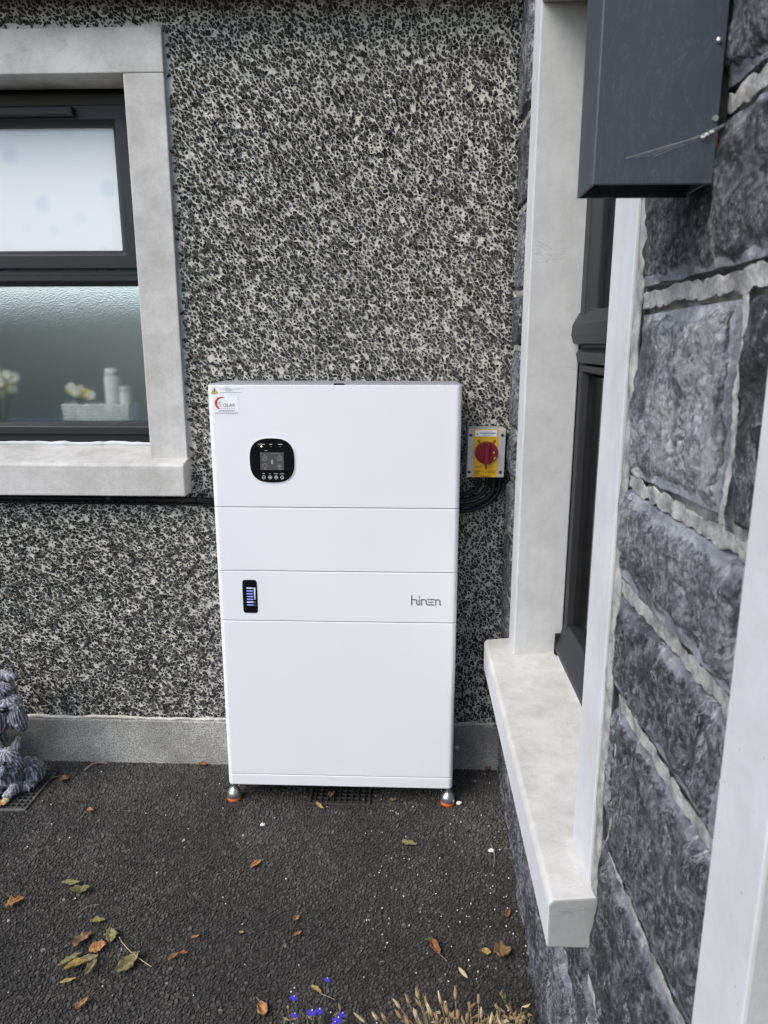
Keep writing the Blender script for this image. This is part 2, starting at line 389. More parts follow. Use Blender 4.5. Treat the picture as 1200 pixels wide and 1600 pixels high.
def chips_mesh(name, pts, s, depth, gap=.0012, tilt=.35, flat=.8, mapf=None, miss=.0, lightp=.0, base=-.003, var=.35, hmin=.35):
    """angular stones packed edge to edge: each a tapered chip with a tilted top face"""
    P, cells, CC = voronoi_cells(pts); V, F, C = [], [], []
    for i, cl in enumerate(cells):
        if len(cl) < 4 or random.random() < miss: continue
        q = CC[cl]; c0 = q.mean(0); a = np.arctan2(q[:, 1]-c0[1], q[:, 0]-c0[0]); q = q[np.argsort(a)]
        d = q-c0; r = np.hypot(d[:, 0], d[:, 1])
        if r.max() > s*1.6: continue
        k = np.maximum(.25, (r-gap*np.maximum(0, rng.uniform(-3.0, 4.2, len(r))))/r)*(1-var*random.random()**3)
        o = c0+d*k[:, None]; fl = flat*(.82+.2*random.random()); tp = c0+d*(k*fl)[:, None]
        h = depth*random.uniform(hmin, 1.15); tx, ty = random.gauss(0, tilt), random.gauss(0, tilt); n0 = len(V); m = len(q)
        tz = h+np.clip((tp[:, 0]-c0[0])*tx+(tp[:, 1]-c0[1])*ty, -depth*.45, depth*.45)
        V += [(x, y, base) for x, y in o]; V += [(x, y, z) for (x, y), z in zip(tp, tz)]
        F += [(n0+j, n0+(j+1) % m, n0+m+(j+1) % m, n0+m+j) for j in range(m)]; F.append(tuple(range(n0+m, n0+2*m)))
        C += [1.0 if random.random() < lightp else random.random()*.98]*(2*m)
    V = np.array(V)
    if mapf is not None: V = mapf(V)
    me = bpy.data.meshes.new(name); me.from_pydata(V.tolist(), [], F); set_attr(me, 'chip', C)
    return me
def hexgrid(x0, x1, y0, y1, s, j=.3):
    xs = np.arange(x0, x1, s); ys = np.arange(y0, y1, s*.88)
    X, Y = np.meshgrid(xs, ys); X = X+(np.arange(len(ys)) % 2)[:, None]*s*.5
    P = np.stack([X.ravel(), Y.ravel()], 1); return P+rng.normal(0, s*j*.5, P.shape)

# ------------------------------------------------------------------ ground
def sheet_with_holes(bm, xb, yb, holes, z):
    xb, yb = sorted(set(xb)), sorted(set(yb)); vs = {}
    def V(x, y):
        if (x, y) not in vs: vs[(x, y)] = bm.verts.new((x, y, z))
        return vs[(x, y)]
    for i in range(len(xb)-1):
        for j in range(len(yb)-1):
            cx, cy = (xb[i]+xb[i+1])/2, (yb[j]+yb[j+1])/2
            if any(h[0] < cx < h[1] and h[2] < cy < h[3] for h in holes): continue
            bm.faces.new((V(xb[i], yb[j]), V(xb[i+1], yb[j]), V(xb[i+1], yb[j+1]), V(xb[i], yb[j+1])))
HOLES = [(-1.30, -1.066, 1.742, 1.925), (-.283, -.104, 1.800, 1.965)]
bm = bmesh.new()
sheet_with_holes(bm, [-60, 60]+[h[i] for h in HOLES for i in (0, 1)], [-60, 60]+[h[i] for h in HOLES for i in (2, 3)], HOLES, 0)
tag(obj('ground', bm, 'tarmac'), 'black tarmac driveway running up to the house walls', 'ground', kind='structure')
P = hexgrid(-1.75, .30, .62, 2.0, .0080, 1.3)
keep = np.ones(len(P), bool)
for h in HOLES: keep &= ~((P[:, 0] > h[0]-.004) & (P[:, 0] < h[1]+.004) & (P[:, 1] > h[2]-.004) & (P[:, 1] < h[3]+.004))
P = P[keep]
me = chips_mesh('tarmac_aggregate', P, .0086, .0029, gap=.0003, tilt=.36, flat=.80, lightp=.002, miss=.04)
tag(link_mesh('tarmac_aggregate', me, 'stones'), 'coarse dark stones bedded in the tarmac surface', 'gravel', kind='stuff')
# pale grit scattered, denser by the walls
n_ = 210
gx = np.where(rng.uniform(0, 1, n_) < .55, rng.uniform(-.1, .26, n_), rng.uniform(-1.3, .26, n_)); gy = rng.uniform(1.1, 1.98, n_)
bm = bmesh.new()
for x, y in zip(gx, gy):
    r = random.uniform(.0006, .0017); bmesh.ops.create_cube(bm, size=r*1.5, matrix=Matrix.Translation((x, y, .0048)) @ Matrix.Rotation(random.uniform(0, 6), 4, Vector((random.random(), .4, 1)).normalized()))
me = bpy.data.meshes.new('pale_grit'); bm.to_mesh(me); bm.free()
tag(link_mesh('pale_grit', me, 'grit'), 'tiny white grit scattered over the tarmac', 'grit', kind='stuff')

# ------------------------------------------------------------------ pebble-dashed back wall
wall = empty('pebbledash_wall', (-.9, 2.1, 0), label='dark pebble-dashed house wall behind the white cabinet', cat='wall')
def W(o):   # parent keeping world coordinates
    o.parent = wall; o.matrix_parent_inverse = wall.matrix_basis.inverted(); return o
wall.location = (0, 0, 0)
OX0, OX1, OZ0, OZ1 = -1.75, -.728, .955, 1.934     # window opening
bm = bmesh.new(); OX1 += .02; OZ1 += .02; OZ0 -= .02
for a in ((-3.4, OX0, 0.15, 2.7), (OX1, .75, 0.15, 2.7), (OX0, OX1, .15, OZ0), (OX0, OX1, OZ1, 2.7)):
    box(bm, a[0], a[1], 2.005, 2.26, a[2], a[3])
W(obj('render_coat', bm, 'mortar')); OX1 -= .02; OZ1 -= .02; OZ0 += .02
P = hexgrid(-1.75, .295, .14, 2.13, .0094, 1.5)
keep = ~((P[:, 0] < -.622) & (P[:, 1] > .865) & (P[:, 1] < 2.04))
P = P[keep]
mapw = lambda V: np.stack([V[:, 0], 2.005-V[:, 2], V[:, 1]], 1)
me = chips_mesh('pebbledash_chips', P, .0120, .0058, gap=.0007, tilt=.8, flat=.90, mapf=mapw, lightp=.01, miss=.03, var=.55, hmin=.10)
tag(W(link_mesh('pebbledash_chips', me, 'chips')), kind='stuff')
# lumpy mortar face between the stones
xs = np.arange(-1.76, .2905, .0045); zs = np.arange(.146, 2.135, .0045); nX, nZ = len(xs), len(zs)
V = [(x, 2.0046-.0016*noise.noise((x*120, z*120, 0))-.0014*noise.noise((x*45, z*45, 4)), z) for z in zs for x in xs]
F = [(j*nX+i, j*nX+i+1, (j+1)*nX+i+1, (j+1)*nX+i) for j in range(nZ-1) for i in range(nX-1) if not (xs[i] < -.66 and .90 < zs[j] < 2.0)]
me = bpy.data.meshes.new('mortar_face'); me.from_pydata(V, [], F); W(link_mesh('mortar_face', me, 'mortar', smooth=True))
# plinth with a thin drip lip of render above it
B('plinth', -3.4, .30, 1.992, 2.26, -.1, .146, 'plinth', wall, .004)
bm = bmesh.new()
pts = spline([(x, 1.999+random.uniform(-.002, .002), .150+random.uniform(-.002, .003)) for x in np.arange(-1.9, .29, .03)], 2)
tube(bm, pts, [.0055+random.uniform(-.0015, .002) for _ in pts], 6); W(obj('render_lip', bm, 'mortar'))
# window surround: lintel, jamb, far jamb, sill
def slab(name, x0, x1, y0, y1, z0, z1, m, parent, bevel=.003, dens=0):
    return B(name, x0, x1, y0, y1, z0, z1, m, parent, bevel, 2)
slab('window_lintel', OX0-.1, -.6235, 1.986, 2.10, 1.934, 2.037, 'concrete_left', wall)
slab('window_jamb', -.728, -.6235, 1.986, 2.10, .948, 1.9335, 'concrete_left', wall)
slab('window_jamb', OX0-.1, OX0, 1.986, 2.10, .948, 1.9335, 'concrete_left', wall)
bm = bmesh.new()
prism(bm, [(1.935, .862), (1.935, .947), (1.945, .953), (2.11, .985), (2.11, .862)], 'x', OX0-.13, -.6205)
W(obj('window_sill', bm, 'concrete_left', bevel=.003))
bm = bmesh.new()   # rough bead of mortar between sill and frame
pts = spline([(x, 2.094+random.uniform(-.002, .002), .986+random.uniform(-.002, .002)) for x in np.arange(OX0+.01, OX1-.005, .04)], 2)
tube(bm, pts, [.008+random.uniform(-.002, .002) for _ in pts], 6); W(obj('mortar_bead', bm, 'concrete_white'))

# the window itself: grey frame, top-hung sash over a fixed obscured pane
win = W(empty('window'))
fx0, fx1 = OX0, OX1+.02
def frame_ring(name, x0, x1, z0, z1, wd, y0, y1, m, parent, bev=.004, wb=None):
    """mitred rectangular frame with a sloped inner lip"""
    wb = wb or wd
    bm = bmesh.new()
    outer = [(x0, z0), (x1, z0), (x1, z1), (x0, z1)]
    inner = [(x0+wd, z0+wb), (x1-wd, z0+wb), (x1-wd, z1-wd), (x0+wd, z1-wd)]
    lip = [(x0+wd+.012, z0+wb+.012), (x1-wd-.012, z0+wb+.012), (x1-wd-.012, z1-wd-.012), (x0+wd+.012, z1-wd-.012)]
    o0 = [bm.verts.new((p[0], y1, p[1])) for p in outer]; o1 = [bm.verts.new((p[0], y0, p[1])) for p in outer]
    i1 = [bm.verts.new((p[0], y0, p[1])) for p in inner]; i2 = [bm.verts.new((p[0], y0+.014, p[1])) for p in lip]
    i3 = [bm.verts.new((p[0], y1, p[1])) for p in lip]
    for k in range(4):
        k2 = (k+1) % 4
        for a, b_ in ((o0, o1), (o1, i1), (i1, i2), (i2, i3), (i3, o0)): bm.faces.new((a[k], a[k2], b_[k2], b_[k]))
    return obj(name, bm, m, parent, bevel=bev, segs=2)
frame_ring('outer_frame', fx0, fx1, .985, 1.955, .050, 2.118, 2.17, 'window_grey', win, .002)
frame_ring('upper_sash', fx0+.03, -.7605, 1.478, 1.896, .038, 2.096, 2.15, 'window_grey', win, .003)
frame_ring('lower_bead', fx0+.03, fx1-.01, 1.012, 1.462, .016, 2.108, 2.15, 'window_grey', win, .002, wb=.022)
B('gasket', fx0+.02, fx1-.008, 2.106, 2.117, 1.463, 1.474, 'gasket', win)
B('gasket', fx0+.02, fx1-.008, 2.106, 2.117, 1.897, 1.924, 'gasket', win)
B('upper_pane', fx0+.05, -.780, 2.124, 2.130, 1.52, 1.85, 'whitened_glass', win)
B('lower_pane', fx0+.05, fx1-.02, 2.124, 2.130, 1.035, 1.455, 'obscure_glass', win)
vent = B('trickle_vent', -1.42, -.905, 2.078, 2.0955, 1.865, 1.888, 'window_grey', win, .003)
B('vent_slot', -1.41, -.912, 2.0765, 2.079, 1.8705, 1.8745, 'gasket', vent)
B('drip_cap', -.752, -.732, 2.085, 2.112, 1.005, 1.020, 'gasket', win, .002)
# the room behind it
bm = bmesh.new()
# openings added in the far wall and ceiling so sky light brightens the panes
for a in ((-3, .6, 3.6, 3.65, .1, 1.50), (-3, -2.8, 3.6, 3.65, 1.50, 2.6), (.4, .6, 3.6, 3.65, 1.50, 2.6), (-3.05, -3, 2.26, 3.65, .1, 2.6), (.6, .65, 2.26, 3.65, .1, 2.6), (-3, .6, 2.26, 2.45, 2.6, 2.65), (-3, .6, 3.45, 3.65, 2.6, 2.65), (-3, -2.4, 2.45, 3.45, 2.6, 2.65), (-.3, .6, 2.45, 3.45, 2.6, 2.65), (-3, .6, 2.26, 3.65, .05, .1)):
    box(bm, *a)
W(obj('room_lining', bm, 'room'))
B('window_board', OX0, OX1+.01, 2.171, 2.30, 1.015, 1.03, 'basket_white', wall)
# soffit under the eaves
B('soffit', -3.6, .24, 1.93, 2.3, 2.115, 2.135, 'soffit', wall)
B('fascia', -3.6, .24, 1.905, 1.93, 2.10, 2.26, 'window_grey', wall)

# ------------------------------------------------------------------ things on the inner window board
b1 = empty('roller_blind', (-1.25, 2.19, 1.46), label='pale blue spotted roller blind behind the upper frosted window pane', cat='blind')
bm = bmesh.new(); box(bm, -.49, .50, -.001, .001, -.01, .49); obj('cloth', bm, 'blind', b1)
bm = bmesh.new(); tube(bm, [(-.49, 0, -.015), (.50, 0, -.015)], .006, 8); obj('bottom_bar', bm, 'basket_white', b1)
bk = empty('wicker_basket', (-.955, 2.212, 1.03), label='white wicker basket on the sill behind the frosted lower pane', cat='basket')
bm = bmesh.new()
prism(bm, [(-.092, -.036), (.092, -.036), (.092, .036), (-.092, .036)], 'z', 0, .004); obj('bottom', bm, 'basket_white', bk)
for q in range(7):
    bm = bmesh.new(); z = .006+q*.009; e = .001*q
    loop = [(x, y, z+.0018*((i+q) % 2*2-1)) for i, (x, y) in enumerate([(-.095-e+k*(.19+2*e)/18, -.038-e*.5) for k in range(19)]+[(.095+e, -.038+k*.0127) for k in range(1, 7)]+[(.095+e-k*(.19+2*e)/18, .038) for k in range(1, 19)]+[(-.095-e, .038-k*.0127) for k in range(1, 7)])]
    tube(bm, loop, .0048, 5); obj('wicker_row', bm, 'basket_white', bk)
def bottle(x, y, r, h, lab, m='basket_white'):
    o = empty('bottle', (x, y, 1.03), label=lab, cat='bottle')
    bm = bmesh.new(); lathe(bm, [(r*.9, 0), (r, .004), (r, h*.82), (r*.9, h*.86), (r*.88, h*.87)], 0, 0, 20); obj('body', bm, m, o, smooth=True)
    bm = bmesh.new(); lathe(bm, [(r*.86, h*.87), (r*.86, h*.99), (r*.8, h)], 0, 0, 20); obj('cap', bm, m, o, smooth=True)
bottle(-.902, 2.19, .0235, .172, 'tall white cylindrical bottle behind the frosted lower pane')
bottle(-.868, 2.196, .019, .118, 'short white bottle beside the tall one behind the frosted pane')
def bouquet(x, y, z, k, spread, up, lab, ms):
    o = empty('flower_bunch', (x, y, z), label=lab, cat='flowers')
    for i in range(k):
        a = random.uniform(0, 6.28); rr = spread*math.sqrt(random.random()); px, py, pz = rr*math.cos(a), rr*.45*math.sin(a), up*random.uniform(.6, 1)
        bm = bmesh.new()
        for p in range(6):
            t = p/6*6.28; c_ = Vector((px+.008*math.cos(t), py-.004, pz+.008*math.sin(t)))
            bmesh.ops.create_icosphere(bm, subdivisions=1, radius=.008, matrix=Matrix.Translation(c_) @ Matrix.Diagonal((1, .45, 1, 1)))
        fl = obj('flower', bm, random.choice(ms), o)
        bm = bmesh.new(); tube(bm, [(px*.3, py*.3, 0), (px, py, pz)], .0012, 4); obj('stem', bm, 'grass_green', fl)
bouquet(-1.0, 2.2, 1.085, 9, .05, .06, 'yellow flowers poking out of the white wicker basket', ['petal_yellow', 'petal_yellow', 'cream'])
bouquet(-1.27, 2.2, 1.03, 26, .085, .155, 'cream and yellow flower ball behind the frosted pane at the picture edge', ['petal_yellow', 'cream', 'cream', 'basket_white'])

# ------------------------------------------------------------------ stone wall on the right
sw = empty('stone_wall', label='blue-grey hewn stone wall with pale mortar on the right', cat='wall')
XB = .287
bm = bmesh.new()
WY0, WY1, WZ0, WZ1 = 1.04, 1.745, .492, 1.975       # window opening (y, z)
DY0, DY1, DZ1 = -.45, .469, 2.1                       # doorway nearer the camera
for a in ((WY1+.02, 2.004, -.1, 2.7), (DY1+.02, WY0-.02, -.1, 2.7), (WY0-.02, WY1+.02, -.1, WZ0-.02), (WY0-.02, WY1+.02, WZ1+.02, 2.7), (DY0-.02, DY1+.02, DZ1+.02, 2.7), (-3, DY0-.02, -.1, 2.7)):
    box(bm, XB, .60, a[0], a[1], a[2], a[3])
obj('mortar_backing', bm, 'pointing', sw)

def stone(y0, y1, z0, z1, m, prot=.018, rim=.02, res=.009, skew=(0, 0, 0, 0), seed=0, wob=.004, amp=.006, smooth=True):
    """one hewn stone; corners may be skewed: (z at y0 low, y1 low, y0 top, y1 top)"""
    ny, nz_ = max(6, int((y1-y0)/res)), max(6, int((z1-z0)/res)); ny, nz_ = min(ny, 76), min(nz_, 76)
    V, A = [], []
    for j in range(nz_+1):
        for i in range(ny+1):
            s, t = i/ny, j/nz_
            lo = z0+skew[0]*(1-s)+skew[1]*s; hi = z1+skew[2]*(1-s)+skew[3]*s
            y = y0+(y1-y0)*s; z = lo+(hi-lo)*t
            ew = 1 if (i in (0, ny) or j in (0, nz_)) else .6
            y += wob*ew*noise.noise((seed+3.1, y*28, z*28)); z += wob*ew*noise.noise((seed+9.7, y*28, z*28))
            dy_ = min(s, 1-s)*(y1-y0); dz_ = min(t, 1-t)*(hi-lo); d = min(dy_*1.6, dz_); de = min(dy_, dz_)
            rr = rim*.8*(1+.6*noise.noise((seed+1.7, y*22, z*22)))
            k = min(1, d/rr); kb = min(1, de/.004)
            prof = (.80+.20*k)*(kb**.5)
            lob = noise.voronoi((seed+y*34, z*34, seed*.7))[0]; scal = -.006*lob[0]*math.sin(math.pi*k**.7) if k < 1 else 0
            cell = noise.cell_vector((seed+y*19+1.5*noise.noise((y*9, z*9, seed)), z*11+1.5*noise.noise((z*9, y*9, seed+5)), 1.0))
            vd = noise.voronoi((seed+y*30, z*22, seed*.3))[0]; fac = (cell.x-.5)*.4+1.2*(vd[0]**.8-.45)
            x = XB+.004 - prot*prof - scal - k*amp*(noise.fractal((seed+y*22, z*14, 2.2), .7, 2.1, 5)*.75+fac*.5)
            V.append((x, y, z)); A.append(1-k)
    F = [(j*(ny+1)+i, (j+1)*(ny+1)+i, (j+1)*(ny+1)+i+1, j*(ny+1)+i+1) for j in range(nz_) for i in range(ny)]
    # close the back
    ring = [i for i in range(ny+1)]+[j*(ny+1)+ny for j in range(1, nz_+1)]+[nz_*(ny+1)+i for i in range(ny-1, -1, -1)]+[j*(ny+1) for j in range(nz_-1, 0, -1)]
    b0 = len(V)
    for i in ring: V.append((XB+.02, V[i][1], V[i][2])); A.append(1)
    L = len(ring)
    for q in range(L): F.append((ring[q], ring[(q+1) % L], b0+(q+1) % L, b0+q))
    me = bpy.data.meshes.new('stone'); me.from_pydata(V, [], F); set_attr(me, 'rim', A)
    return link_mesh('stone', me, m, sw, smooth=smooth)
# near strip between the window and the doorway
near = [(.566, .902, 1.482, 1.80, 'stone_c', .024, .03), (.566, .902, 1.815, 2.3, 'stone_a', .02, .03),
        (.564, .902, 1.332, 1.466, 'stone_b', .024, .028, (0, 0, 0, 0)),
        (.632, .902, 1.114, 1.312, 'stone_d', .024, .026, (.006, -.004, 0, -.004)),
        (.562, .616, 1.116, 1.312, 'stone_b', .018, .010),
        (.562, .902, .978, 1.096, 'stone_a', .027, .034),
        (.562, .902, .840, .960, 'stone_b', .025, .030, (0, -.012, .003, -.004)),
        (.562, .866, .622, .824, 'stone_b', .022, .024, (.0, -.02, 0, -.012)),
        (.874, .902, .62, .80, 'stone_a', .016, .010),
        (.562, .900, .348, .602, 'stone_b', .024, .03, (0, 0, .006, -.006)),
        (.562, .80, .0, .334, 'stone_c', .028, .026), (.812, .97, -.02, .334, 'stone_c', .030, .026)]
for q, s_ in enumerate(near): stone(*s_[:5], amp=.010, smooth=False, prot=s_[5], rim=s_[6], skew=s_[7] if len(s_) > 7 else (0, 0, 0, 0), seed=q*7.3, res=.0045)
# far strip between the window and the pebble-dashed wall
far = [(1.855, 1.995, 1.81, 2.12, 'stone_c', .02), (1.855, 1.995, 1.605, 1.795, 'stone_b', .014), (1.85, 1.992, 1.402, 1.592, 'stone_a', .014),
       (1.85, 1.992, 1.268, 1.392, 'stone_b', .016), (1.85, 1.99, 1.056, 1.256, 'stone_a', .014), (1.85, 1.995, .93, 1.042, 'stone_b', .022),
       (1.85, 1.992, .77, .914, 'stone_c', .018), (1.85, 1.992, .60, .757, 'stone_c', .015), (1.85, 1.992, .40, .586, 'stone_b', .016)]
for q, s_ in enumerate(far): stone(*s_[:5], prot=s_[5]+.009, rim=.012, seed=100+q*5.1, res=.008, skew=(0, 0, random.uniform(-.004, .004), random.uniform(-.004, .004)))
# low courses under the sill
low = [(1.79, 1.992, -.02, .19, 'stone_b', .018), (1.83, 1.992, .203, .388, 'stone_b', .016), (1.50, 1.778, -.02, .17, 'stone_c', .022), (1.50, 1.816, .183, .388, 'stone_c', .020),
       (1.29, 1.488, -.02, .24, 'stone_c', .030), (1.13, 1.278, -.02, .22, 'stone_b', .034), (.984, 1.118, -.02, .25, 'stone_c', .034),
       (1.20, 1.488, .253, .388, 'stone_a', .024), (.91, 1.188, .263, .388, 'stone_c', .026)]
for q, s_ in enumerate(low): stone(*s_[:5], prot=s_[5], rim=.02, seed=200+q*3.7, res=.008, wob=.008, amp=.010)
# raised pointing in the joints
def point(pts, r=.006, x=XB-.002):
    P_ = spline([(x+random.uniform(-.001, .001), p[0]+random.uniform(-.0015, .0015), p[1]+random.uniform(-.0015, .0015)) for p in pts], 14)
    P_ = [p+Vector((0, noise.noise((p.y*60, p.z*60, 1))*.0035, noise.noise((p.y*60, p.z*60, 5))*.0035)) for p in P_]
    bm = bmesh.new(); tube(bm, P_, [r*(1+.45*noise.noise((p.y*50, p.z*50, 8))) for p in P_], 12)
    for v in bm.verts: v.co.x = XB-.002+(v.co.x-XB)*.25-.0110; v.co.x = max(v.co.x, XB-.0128+.0015*noise.noise(v.co*60))+.0013*noise.noise(v.co*260); v.co.z += .0008*noise.noise(v.co*150); v.co.y += .0008*noise.noise(v.co*150+Vector((5, 5, 5)))
    return obj('mortar_joint', bm, 'pointing', sw, smooth=True)
hz = lambda z, y0, y1, dz=0: [(y0+(y1-y0)*t/6, z+dz*t/6) for t in range(7)]
for z, a, b_, dz in ((1.322, .60, .90, .0), (1.105, .60, .90, .0), (.969, .60, .90, 0), (.832, .60, .875, -.014), (.610, .60, .87, -.022), (.341, .60, .97, 0), (1.474, .60, .90, .0), (1.808, .60, .90, 0)):
    point(hz(z, a-.04, b_, dz), .0092)
point([(.626, 1.31), (.622, 1.27), (.626, 1.226), (.624, 1.182), (.629, 1.135), (.63, 1.11)], .0055)
point([(.868, .815), (.870, .72), (.862, .667), (.874, .615), (.868, .60)], .004)
for z in (1.802, 1.598, 1.397, 1.262, 1.049, .922, .763, .593): point(hz(z, 1.85, 1.995), .0075)
for z, a, b_ in ((.196, 1.79, 1.99), (.176, 1.5, 1.78), (.246, 1.2, 1.49), (.256, .91, 1.19)): point(hz(z, a, b_), .006)
for y, a, b_ in ((1.784, 0, .38), (1.494, 0, .38), (1.284, 0, .24), (1.124, 0, .25), (.976, 0, .33), (.806, 0, .33)): point([(y, a+(b_-a)*t/5) for t in range(6)], .0055)
# flat mortar fillet along the outside of the near surround
bm = bmesh.new()
P_ = spline([(XB-.008, .918+.004*math.sin(z*31), z) for z in np.arange(.40, 2.2, .05)], 3)
tube(bm, P_, [.015+.004*noise.noise((0, p.z*25, 3)) for p in P_], 8)
for v in bm.verts: v.co.x = XB-.0125+(v.co.x-XB+.008)*.22+.002*noise.noise(v.co*90); v.co.y += .003*noise.noise(v.co*50+Vector((9, 0, 0)))
o = obj('mortar_fillet', bm, 'pointing', sw, smooth=True)
bm = bmesh.new()
P_ = spline([(XB-.003, 1.847+.003*math.sin(z*31), z) for z in np.arange(.47, 2.2, .05)], 3)
tube(bm, P_, [.010+.003*noise.noise((0, p.z*25, 3)) for p in P_], 7); obj('mortar_fillet', bm, 'pointing', sw, smooth=True)
bm = bmesh.new()   # lumps of pointing where the two walls meet
P_ = spline([(XB-.002+.003*math.sin(z*17), 1.997, z) for z in np.arange(.15, 2.1, .05)], 3)
tube(bm, P_, [.007+.005*noise.noise((2, p.z*35, 3)) for p in P_], 7); obj('mortar_fillet', bm, 'pointing', sw, smooth=True)

# surround of the side window
def shaded_band(name, x0, x1, y0, y1, z0, z1, parent, rev='-y'):
    """cast band: pale face towards the drive, reveal coloured greyer for its shade"""
    bm = bmesh.new(); box(bm, x0, x1, y0, y1, z0, z1)
    bmesh.ops.recalc_face_normals(bm, faces=bm.faces)
    o = obj(name, bm, 'concrete_white', parent, bevel=.003)
    o.data.materials.append(M['concrete_shaded'])  # greyer copy of the band concrete, reveal shade put into its colour
    for p in o.data.polygons:
        if p.normal.y < -.5 or p.normal.z < -.5: p.material_index = 1
    return o
shaded_band('window_jamb', .270, .392, 1.745, 1.838, .489, 2.07, sw)
shaded_band('window_jamb', .270, .392, .936, 1.042, .486, 2.07, sw)
shaded_band('window_lintel', .270, .392, 1.043, 1.744, 1.976, 2.07, sw)
bm = bmesh.new()
prism(bm, [(.2075, .402), (.2065, .476), (.2125, .484), (.27, .490), (.40, .505), (.40, .402)], 'y', .905, 1.862)
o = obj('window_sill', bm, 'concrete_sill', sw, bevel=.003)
o.data.materials.append(M['concrete_end_shade']); o.data.materials.append(M['concrete_white'])
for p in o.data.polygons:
    if abs(p.normal.y) > .9: p.material_index = 1  # sill ends take a darker copy of the concrete as painted shade
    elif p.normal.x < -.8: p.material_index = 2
bm = bmesh.new()   # plaster fillet where sill meets frame
P_ = spline([(.388+.003*math.sin(y*40), y, .507) for y in np.arange(1.05, 1.745, .05)], 3); tube(bm, P_, .014, 8)
obj('mortar_fillet', bm, 'concrete_white', sw, smooth=True)
# doorway band nearer the camera
shaded_band('door_jamb', .262, .385, .469, .5535, -.02, 2.3, sw)
shaded_band('door_jamb', .262, .385, DY0-.1, DY0, -.02, 2.3, sw)
shaded_band('door_lintel', .262, .385, DY0+.001, .468, DZ1, 2.2, sw)
door = B('door', .40, .45, DY0, DY1, .0, DZ1, 'window_grey', sw, .003)
B('handle', .37, .40, -.36, -.25, 1.0, 1.02, 'steel', door, .004)

# side window frame
swn = empty('window'); swn.parent = sw
def yframe(name, y0, y1, z0, z1, wd, x0, x1, lip=.012, m='window_grey'):
    bm = bmesh.new()
    rings = []
    for off, x in ((0, x1), (0, x0), (wd*.75, x0), (wd, x0+lip), (wd, x1)):
        rings.append([bm.verts.new((x, y, z)) for y, z in ((y0+off, z0+off), (y1-off, z0+off), (y1-off, z1-off), (y0+off, z1-off))])
    for q in range(5):
        A_, B_ = rings[q], rings[(q+1) % 5]
        for k in range(4): bm.faces.new((A_[k], A_[(k+1) % 4], B_[(k+1) % 4], B_[k]))
    return obj(name, bm, m, swn, bevel=.003)
yframe('outer_frame', WY0-.02, WY1+.002, .50, WZ1+.004, .040, .393, .45)
yframe('upper_sash', WY0+.02, WY1-.040, 1.285, 1.945, .060, .380, .43, .022)
yframe('lower_bead', WY0+.02, WY1-.046, .56, 1.225, .018, .388, .43, .014, 'gasket')
bm = bmesh.new()   # moulded transom rail
prism(bm, [(.42, 1.228), (.386, 1.230), (.381, 1.252), (.395, 1.264), (.395, 1.270), (.374, 1.273), (.368, 1.292), (.370, 1.315), (.384, 1.342), (.42, 1.346)], 'y', WY0+.002, WY1-.012)
obj('transom', bm, 'window_grey', swn, bevel=.003)
bm = bmesh.new()
prism(bm, [(.43, .512), (.372, .512), (.370, .530), (.392, .598), (.43, .60)], 'y', WY0, WY1-.022); obj('drip_rail', bm, 'window_grey', swn, bevel=.003)
B('end_cap', .368, .392, WY1-.028, WY1-.018, .505, .562, 'gasket', swn, .003)
B('upper_pane', .412, .418, WY0+.05, WY1-.07, 1.34, 1.89, 'clear_glass', swn)
B('lower_pane', .412, .418, WY0+.03, WY1-.06, .585, 1.20, 'clear_glass', swn)
bm = bmesh.new()
for a in ((2.0, 2.05, .5, 2.0, .1, 2.6), (.6, 2.0, .45, .5, .1, 2.6), (.6, 2.0, 1.95, 2.0, .1, 2.6), (.6, 2.0, .5, 2.0, 2.6, 2.65), (.6, 2.0, .5, 2.0, .05, .1)): box(bm, *a)
obj('room_lining', bm, 'room', sw)
B('soffit', .245, .8, -3, 1.99, 2.36, 2.38, 'soffit', sw)

# ------------------------------------------------------------------ dark metal box on the stone wall
bx = empty('wall_box', (.158, .69, 1.407), label='dark grey metal box fixed to the stone wall, open underneath', cat='metal box')
bm = bmesh.new()
# shell with open underside: four walls 1.5 mm thick and a lid
T = .002
X0, X1, Y0, Y1, Z0, Z1 = 0, .104, 0, .062, 0, .34
box(bm, X0, X1, Y0, Y0+T, Z0, Z1); box(bm, X0, X0+T, Y0+T, Y1-T, Z0, Z1); box(bm, X1-T, X1, Y0+T, Y1-T, Z0+.002, Z1); box(bm, X0, X1, Y1-T, Y1, Z0, Z1)
box(bm, X0, X1, Y0, Y1, Z1, Z1+T)
obj('shell', bm, 'box', bx, bevel=.0012)
B('inner_plate', X0+T+.0005, X1-T-.0005, Y0+T+.0005, Y1-T-.0005, .03, .034, 'gasket', bx)
B('mounting_plate', X1+.001, X1+.011, Y0+.012, Y1-.006, .02, .32, 'gasket', bx)
for z in (.112,):
    bm = bmesh.new(); lathe(bm, [(.0022, -.002), (.0028, .0), (.002, .0005)], X1-.006, z, 12, axis='y'); obj('screw', bm, 'steel', bx, smooth=True)
bm = bmesh.new(); lathe(bm, [(.0025, -.002), (.0025, .0)], X1-.0035, .052, 10, axis='y'); obj('screw', bm, 'steel', bx)
B('clip', X1+.0005, X1+.003, .006, .014, .030, .042, 'copper', bx)
cw = empty('cobweb', (.24, .684, 1.44), label='wispy cobweb strand stuck across the dark metal box', cat='cobweb')
